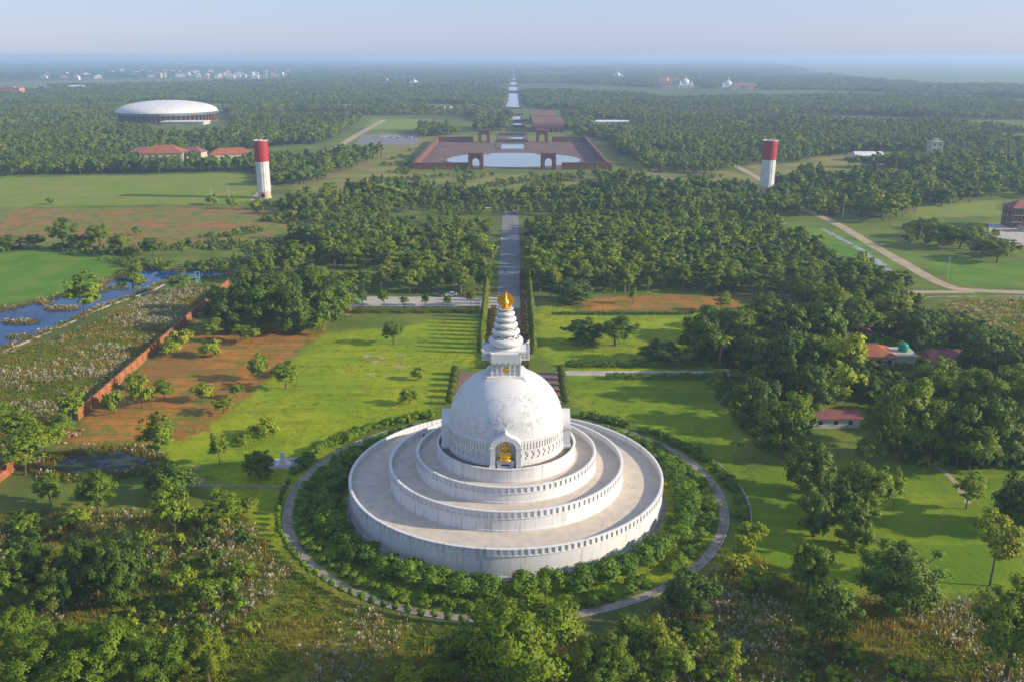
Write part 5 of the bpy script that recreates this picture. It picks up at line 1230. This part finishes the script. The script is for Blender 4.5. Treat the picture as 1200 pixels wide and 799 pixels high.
# vehicles
def car_meshes(L=4.2, W=1.72, H=1.5, van=False):
    pf = [(-L / 2, .35), (-L / 2 + .02, .75), (-L * .45, .95), (-L * .2 if not van else -L * .42, 1.0), (L * .38, .98), (L / 2 - .03, .85), (L / 2, .35)]
    cab = [(-L * .24, .97), (-L * .12, H), (L * .22, H), (L * .40, .97)] if not van else [(-L * .44, .98), (-L * .36, H + .4), (L * .45, H + .4), (L * .485, .9)]
    def ext(p, w, tap=1.):
        n = len(p); v = [(x, -w / 2 * (tap if z > 1.2 else 1), z) for x, z in p] + [(x, w / 2 * (tap if z > 1.2 else 1), z) for x, z in p]
        return MB().add(v, [tuple(range(n)), tuple(range(2 * n - 1, n - 1, -1))] + [(i, n + i, n + (i + 1) % n, (i + 1) % n) for i in range(n)])
    return ext(pf, W), ext(cab, W * .94, .86), cab
def car(px, by, col, label, rz=0., van=False, group=None, pos=None):
    x, y = pos or G(px, by); mt = M('car_paint_' + col, {'white': (.75, .75, .75), 'black': (.03, .03, .035), 'red': (.40, .03, .03), 'silver': (.4, .42, .44)}[col], None, .3, .3, spec=.5)
    t = thing('van' if van else 'car', label, 'van' if van else 'car', (x, y, .035), rz, group); L = 4.9 if van else 4.2; b, c, cab = car_meshes(L, van=van); b.build('body', mt, t); c.build('cabin', mt, t)
    zt = cab[1][1]; w = 1.72 * .94 / 2
    for s in (-1, 1):
        gm = MB().add([(cab[0][0] + .25, s * w * .985, 1.05), (cab[3][0] - .25, s * w * .985, 1.05), (cab[2][0] - .08, s * w * .90, zt - .1), (cab[1][0] + .12, s * w * .90, zt - .1)], [(0, 1, 2, 3)]); gm.v = [(a, q + s * .02, z) for a, q, z in gm.v]; gm.build('side_window', m_glass, t)
    for (a, bq), nm in (((0, 1), 'windscreen'), ((3, 2), 'rear_window')):
        (xa, za), (xb, zb) = cab[a], cab[bq]; o = -.02 if a == 0 else .02
        MB().add([(xa + (xb - xa) * .12 + o, -w * .9, za + (zb - za) * .12 + .02), (xa + (xb - xa) * .12 + o, w * .9, za + (zb - za) * .12 + .02), (xa + (xb - xa) * .9 + o, w * .8, za + (zb - za) * .9 + .02), (xa + (xb - xa) * .9 + o, -w * .8, za + (zb - za) * .9 + .02)], [(0, 1, 2, 3)]).build(nm, m_glass, t)
    for sx in (-1, 1):
        for sy in (-1, 1):
            wl = MB().lathe([(0, -.1), (.3, -.1), (.33, -.06), (.33, .06), (.3, .1), (0, .1)], 14); wl.xf(Matrix.Translation((sx * L * .31, sy * .78, .33)) @ Matrix.Rotation(math.pi / 2, 4, 'X')); wo = wl.build('wheel', m_rubber, t, True)
            rm = MB().lathe([(0, -.115), (.17, -.115), (.17, .115), (0, .115)], 10); rm.xf(Matrix.Translation((sx * L * .31, sy * .78, .33)) @ Matrix.Rotation(math.pi / 2, 4, 'X')); rm.build('rim', m_steel, wo)
        MB().box(-L / 2 - .02, -L / 2 + .06, sx * .62 - .16, sx * .62 + .16, .58, .76).build('headlight', m_lamp, t)
    return t
car(529, 347.5, 'white', 'white hatchback parked at the tree side of the parking strip', .1)
car(516, 347, 'black', 'black car parked in the tree shade beside the white hatchback', math.pi / 2)
car(549, 348, 'red', 'red car parked near the road end of the parking strip', math.pi / 2 - .2)
car(604, 252, 'black', 'dark car stopped at the far end of the straight asphalt road', math.pi / 2)
for k in range(12):
    x, y = G(443 + k * 3.6, 161 + (k % 3) * .6); car(0, 0, 'white' if k % 4 else 'silver', ('white' if k % 4 else 'silver') + ' van parked in the row beside the plaza', math.pi / 2, True, 'vans parked beside the plaza', (x, y))
# red shelter by the parking strip
x, y = G(404, 371); rs = thing('red_shelter', 'small open shelter with red sheet roof at the end of the parking strip', 'shelter', (x, y, 0), .15)
for a, b in ((-2, -1.3), (2, -1.3), (-2, 1.3), (2, 1.3)): MB().box(a - .06, a + .06, b - .06, b + .06, -.1, 2.3 + .3 * (b > 0)).build('post', m_steel, rs)
MB().add([(-2.5, -1.8, 2.25), (2.5, -1.8, 2.25), (2.5, 1.8, 2.65), (-2.5, 1.8, 2.65), (-2.5, -1.8, 2.32), (2.5, -1.8, 2.32), (2.5, 1.8, 2.72), (-2.5, 1.8, 2.72)], [(3, 2, 1, 0), (4, 5, 6, 7), (0, 1, 5, 4), (1, 2, 6, 5), (2, 3, 7, 6), (3, 0, 4, 7)]).build('roof', m_red, rs)
MB().box(-1.6, 1.6, .3, .8, .35, .45).build('bench', m_cream, rs)
pw = thing('parking_wall', 'low pale wall along the lawn side of the parking strip', 'wall', (-62, 138.6, 0))
MB().box(0, 52, 0, .3, -.2, .8).build('wall_body', m_conc, pw); MB().box(-.05, 52.05, -.06, .36, .8, .92).build('coping', m_kerb, pw)
gp = thing('gate_post', 'white square gate post at the end of the low parking wall', 'post', (-9.4, 138.6, 0)); MB().box(-.3, .3, -.3, .3, -.2, 2.4).build('shaft', m_whitep, gp); MB().box(-.4, .4, -.4, .4, 2.4, 2.6).build('cap', m_whitep, gp)
# poles
def pole(px, by, h, label, arm=True):
    x, y = G(px, by); t = thing('utility_pole', label, 'pole', (x, y, 0)); MB().tube([(0, 0, -.3), (0, 0, h)], [.17, .10], 8).build('shaft', m_conc, t)
    if arm: MB().box(-.9, .9, -.06, .06, h - .7, h - .55).build('crossarm', m_steel, t); [MB().lathe([(0, 0), (.08, 0), (.08, .2), (0, .22)], 8).build('insulator', m_whitep, t, False, (a, 0, h - .55)) for a in (-.75, 0, .75)]
pole(1110, 327, 9, 'tall utility pole in the green field beside the dirt road'); pole(249, 238, 10, 'pale pole beside the brown field left of the water tower'); pole(269, 237, 9, 'thinner pole between the pale pole and the water tower')
pole(672, 357, 5, 'short pole at the corner of the orange strip', False); pole(1150, 292, 9, 'utility pole in front of the paved yard'); pole(447, 152, 14, 'tall lamp pole beside the far green clearing'); pole(987, 257, 8, 'pole at the bend where dirt road meets the stream')

# people
def person(x, y, z, rz, top, low, label, h=1.7, pose=.0):
    sk = [((0, 0, .93), .15, -1), ((0, .01, 1.18), .15, 0), ((0, 0, 1.42), .17, 1), ((0, -.01, 1.53), .065, 2), ((0, -.02, 1.62), .10, 3), ((0, -.01, 1.72), .085, 4),
          ((.2, 0, 1.42), .075, 2), ((.27, .02, 1.15), .055, 6), ((.26, -.06, .9), .042, 7), ((.27, -.09, .8), .04, 8), ((-.2, 0, 1.42), .075, 2), ((-.27, .02, 1.15), .055, 10), ((-.26, -.05 - pose, .9), .042, 11), ((-.27, -.08 - pose, .8), .04, 12),
          ((.1, 0, .86), .11, 0), ((.12, -.03 - pose, .48), .075, 14), ((.12, .02, .09), .05, 15), ((.13, -.12, .04), .045, 16), ((-.1, 0, .86), .11, 0), ((-.12, .0, .48), .075, 18), ((-.12, .06 + pose, .09), .05, 19), ((-.13, -.09 + pose, .04), .045, 20)]
    me = bpy.data.meshes.new('body'); me.from_pydata([p for p, r, q in sk], [(i, q) for i, (p, r, q) in enumerate(sk) if q >= 0], [])
    t = thing('person', label, 'person', (x, y, z), rz); o = put('body', me, t); md = o.modifiers.new('skin', 'SKIN'); md.use_smooth_shade = True
    for i, (p, r, q) in enumerate(sk): me.skin_vertices[0].data[i].radius = (r, r); me.skin_vertices[0].data[i].use_root = i == 0
    o.modifiers.new('smooth', 'SUBSURF').render_levels = 1
    key = 'clothes_%s_%s' % (top[0], low[0])
    if key not in MATS:
        m, N, L, P = new_mat(key); tc = N.new('ShaderNodeTexCoord'); sp = N.new('ShaderNodeSeparateXYZ'); L.new(tc.outputs['Object'], sp.inputs[0])
        c = mix(N, L, vmath(N, L, 'GREATER_THAN', sp.outputs['Z'], .95), low[1], top[1]); c = mix(N, L, vmath(N, L, 'GREATER_THAN', sp.outputs['Z'], 1.5), c, (.25, .14, .09))
        c = mix(N, L, vmath(N, L, 'LESS_THAN', sp.outputs['Z'], .07), c, (.03, .03, .03)); L.new(c, P.inputs['Base Color']); P.inputs['Roughness'].default_value = .85
    me.materials.append(MATS[key])
    MB().lathe([(.105, 1.62), (.125, 1.70), (.11, 1.79), (.06, 1.83), (0, 1.84)], 12).build('hair', M('black_hair', (.015, .012, .01), None, 3., .6), t, True)
    t.scale = (h / 1.83,) * 3
cx, cy = G(497, 516, 6.98); k = 20.0 / math.hypot(cx, cy) if math.hypot(cx, cy) < 17.6 else 1.0
person(cx * k, cy * k, 6.98, .6, ('navy', (.03, .035, .05)), ('black', (.02, .02, .022)), 'standing person in dark blue top and black trousers on the middle terrace')
person(cx * k + .75, cy * k + .35, 6.98, -1.2, ('grey', (.14, .14, .15)), ('black', (.02, .02, .022)), 'standing person in grey top and black trousers on the middle terrace')
x, y = G(592, 321); person(x, y, .034, 0, ('black', (.04, .04, .045)), ('blue', (.05, .06, .09)), 'person in black top and blue trousers walking on the straight asphalt road', 1.7, .12)
x, y = G(531, 359.5); person(x, y, .03, .4, ('white', (.5, .5, .48)), ('brown', (.10, .07, .05)), 'person in white top and brown trousers beside the parking strip trees', 1.68, .05)

# far temples
def stupa_temple(px, by, s, label, gold=False):
    x, y = G(px, by); t = thing('far_temple', label, 'temple', (x, y, 0)); t.scale = (s,) * 3
    MB().box(-16, 16, -10, 10, -.3, 6).box(-11, 11, -8, 8, 6, 9).build('base', m_cream if gold else m_whitep, t)
    MB().lathe([(9, 8.9), (9, 11)] + [(9 * math.cos(a), 11 + 9 * math.sin(a)) for a in np.linspace(.05, 1.45, 10)] + [(1.4, 20), (.9, 25), (0, 30)], 32).build('dome', m_gold if gold else m_whitep, t, True)
    for sx in (-1, 1): MB().lathe([(2.4, 6), (2.4, 9), (1.4, 11), (.6, 15), (0, 18)], 12, (sx * 13, -7)).build('turret', m_whitep, t, True)
    for k in range(5): MB().box(-1.2, 1.2, -10.2, -9.98, 1, 4.4).build('doorway', m_shade, t, False, (-12 + k * 6, 0, 0))
def tier_temple(px, by, s, label):
    x, y = G(px, by); t = thing('far_temple', label, 'temple', (x, y, 0)); t.scale = (s,) * 3
    for k, (w, z) in enumerate(((15, 0), (11, 7), (7, 13))):
        MB().box(-w, w, -w * .7, w * .7, z - (.3 if k == 0 else 0), z + 4.5).build('wall', m_cream if k else m_whitep, t)
        W = w * 1.25; MB().add([(-W, -W * .7, z + 4.4), (W, -W * .7, z + 4.4), (W, W * .7, z + 4.4), (-W, W * .7, z + 4.4), (-w * .6, -w * .4, z + 7.1), (w * .6, -w * .4, z + 7.1), (w * .6, w * .4, z + 7.1), (-w * .6, w * .4, z + 7.1)], [(3, 2, 1, 0), (4, 5, 6, 7), (0, 1, 5, 4), (1, 2, 6, 5), (2, 3, 7, 6), (3, 0, 4, 7)]).build('roof', m_tile, t)
    MB().lathe([(3.4, 20), (2.4, 22), (1, 25), (.3, 29), (0, 30)], 12).build('spire', m_gold, t, True)
stupa_temple(803, 103, 1.15, 'white domed temple above the distant woods on the right')
tier_temple(782, 104, .95, 'tiered temple with orange roofs beside the distant white domed temple')
stupa_temple(853, 104.6, 1.05, 'distant temple with tall white spire on a wide cream terrace', False)
x, y = G(872, 105); house('far_hall', 'long dull red roofed hall beside the distant spired temple', x, y, 66, 24, 9, 7, 0, m_tile2, m_cream, 8, door=False)
x, y = G(795, 101); house('far_hall', 'red roofed hall behind the distant white domed temple', x - 20, y + 60, 70, 24, 14, 9, 0, m_tile2, m_cream, 8, door=False)
stupa_temple(724, 93, 1.1, 'slim pale twin-turreted temple in the haze above the woods')
stupa_temple(486, 101, .85, 'small white temple in the distant woods left of the canal')
tier_temple(454, 101, .7, 'small tiered temple in the distant woods left of the canal')
house('far_block', 'orange three-storey block in the woods near the left edge of the plain', *G(14, 113), 46, 22, 17, 3, 0, m_tile2, M('orange_plaster', (.50, .22, .13), (.40, .18, .11), .1, .85), 6, 3, flat=True, door=False)
house('far_block', 'pale bungalow in the distant woods behind the round hall', *G(90, 106), 40, 18, 9, 3, 0, m_whitep, m_whitep, 4, 1, door=False)
# distant town: each building stands alone
TW = [M('town_white', (.80, .79, .76), None, .05), M('town_cream', (.55, .47, .38), None, .05), M('town_pink', (.50, .33, .27), None, .05), M('town_grey', (.42, .42, .42), None, .05)]
WM = MB().box(-1.5, 1.5, -.25, .02, 0, 1.7).mesh('window', m_glass)
for k in range(112):
    px = random.choice([random.gauss(215, 62), random.gauss(245, 40), random.uniform(45, 345)]); by = random.uniform(85.5, 92.5) + (1.5 if px < 120 else 0); x, y = G(px, by); big = k % 13 == 0
    w, d, st = random.uniform(14, 28), random.uniform(10, 16), random.choice([2, 2, 3, 3, 4, 5 if big else 3]); h = 3.3 * st; mt = TW[k % 4 if k % 3 else 0]
    t = thing('town_house', ('tall ' if st > 3 else 'small ') + {0: 'white', 1: 'cream', 2: 'pinkish', 3: 'grey'}[TW.index(mt)] + ' flat-roofed house in the distant town', 'house', (x, y, 0), random.uniform(-.4, .4), 'houses of the distant town')
    MB().box(-w / 2, w / 2, -d / 2, d / 2, -.3, h).build('wall', mt, t); MB().box(-w / 2 - .3, w / 2 + .3, -d / 2 - .3, d / 2 + .3, h, h + .9).build('parapet', mt, t); MB().box(-w * .1, w * .3, -d * .2, d * .3, h + .9, h + 3.6).build('stair_tower', mt, t)
    for s in range(st):
        for c in range(3): put('window', WM, t, (-w / 3 + c * w / 3, -d / 2, s * 3.3 + 1.0))

# labels: say what each of a cluster stands nearest to
LAND = [((980, 498), 'the low white shed'), ((843, 428), 'the tall palm'), ((985, 465), 'the bamboo'), ((1030, 432), 'the orange tiled roof'), ((1113, 437), 'the dark red roof'), ((740, 433), 'the garden hedges'), ((118, 543), 'the pond'), ((92, 492), 'the broken wall end'),
        ((180, 415), 'the brick wall'), ((226, 333), 'the sluice frame'), ((332, 545), 'the monument'), ((404, 371), 'the red shelter'), ((862, 537), 'the small palm'), ((500, 352), 'the parking strip'), ((1115, 560), 'the worn footpath'), ((335, 400), 'the lawn corner'), ((150, 690), 'the dark clump'), ((330, 690), 'the rough grass'), ((605, 800), 'the large dark tree'), ((860, 640), 'the circular path'), ((1000, 700), 'the reed bed')]
LANDP = [(Vector(G(*p)), n) for p, n in LAND]
bylab = {}
for o in COL.objects:
    if o.parent is None and o.get('group') and o.get('label') and o.type == 'EMPTY': bylab.setdefault(o['label'], []).append(o)
for lab, os_ in bylab.items():
    if 2 <= len(os_) <= 14 and os_[0].get('category') in ('tree', 'bush') and len(lab.split()) <= 13:
        for o in os_:
            p = Vector(o.location[:2]); n = min(LANDP, key=lambda q: (q[0] - p).length)[1]
            if n.split()[-1] not in lab and len((lab + ' near ' + n).split()) <= 16: o['label'] = lab + ', near ' + n.replace('the ', 'the ', 1)

bylab = {}
for o in COL.objects:
    if o.parent is None and o.get('group') and o.get('label') and o.type == 'EMPTY' and o.get('category') in ('tree', 'bush'): bylab.setdefault(o['label'], []).append(o)
for lab, os_ in bylab.items():                                     # the tallest and the lowest of a small set can be told apart by eye
    if 2 <= len(os_) <= 12 and len(lab.split()) <= 15:
        os_.sort(key=lambda o: o.scale.z * max(c.dimensions.z for c in o.children if c.data) if o.children else o.scale.z)
        os_[-1]['label'] = 'tallest ' + lab
        if len(os_) > 2: os_[0]['label'] = 'lowest ' + lab

# ------------------------------------------------------------------ the air
hb = MB().box(-45000, 45000, -3200, 63000, -1.5, 84.5).build('haze', None)
tag(hb, 'thin blue-grey haze over the plain', None, None, 'stuff')
hm = bpy.data.materials.new('haze_air'); hm.use_nodes = True; hn = hm.node_tree.nodes; hn.clear()
ho = hn.new('ShaderNodeOutputMaterial'); hv = hn.new('ShaderNodeVolumePrincipled')
hv.inputs['Color'].default_value = (.52, .71, 1.0, 1); hv.inputs['Density'].default_value = 2.0e-4; hv.inputs['Anisotropy'].default_value = .12
hm.node_tree.links.new(hv.outputs[0], ho.inputs['Volume']); hb.data.materials.append(hm)
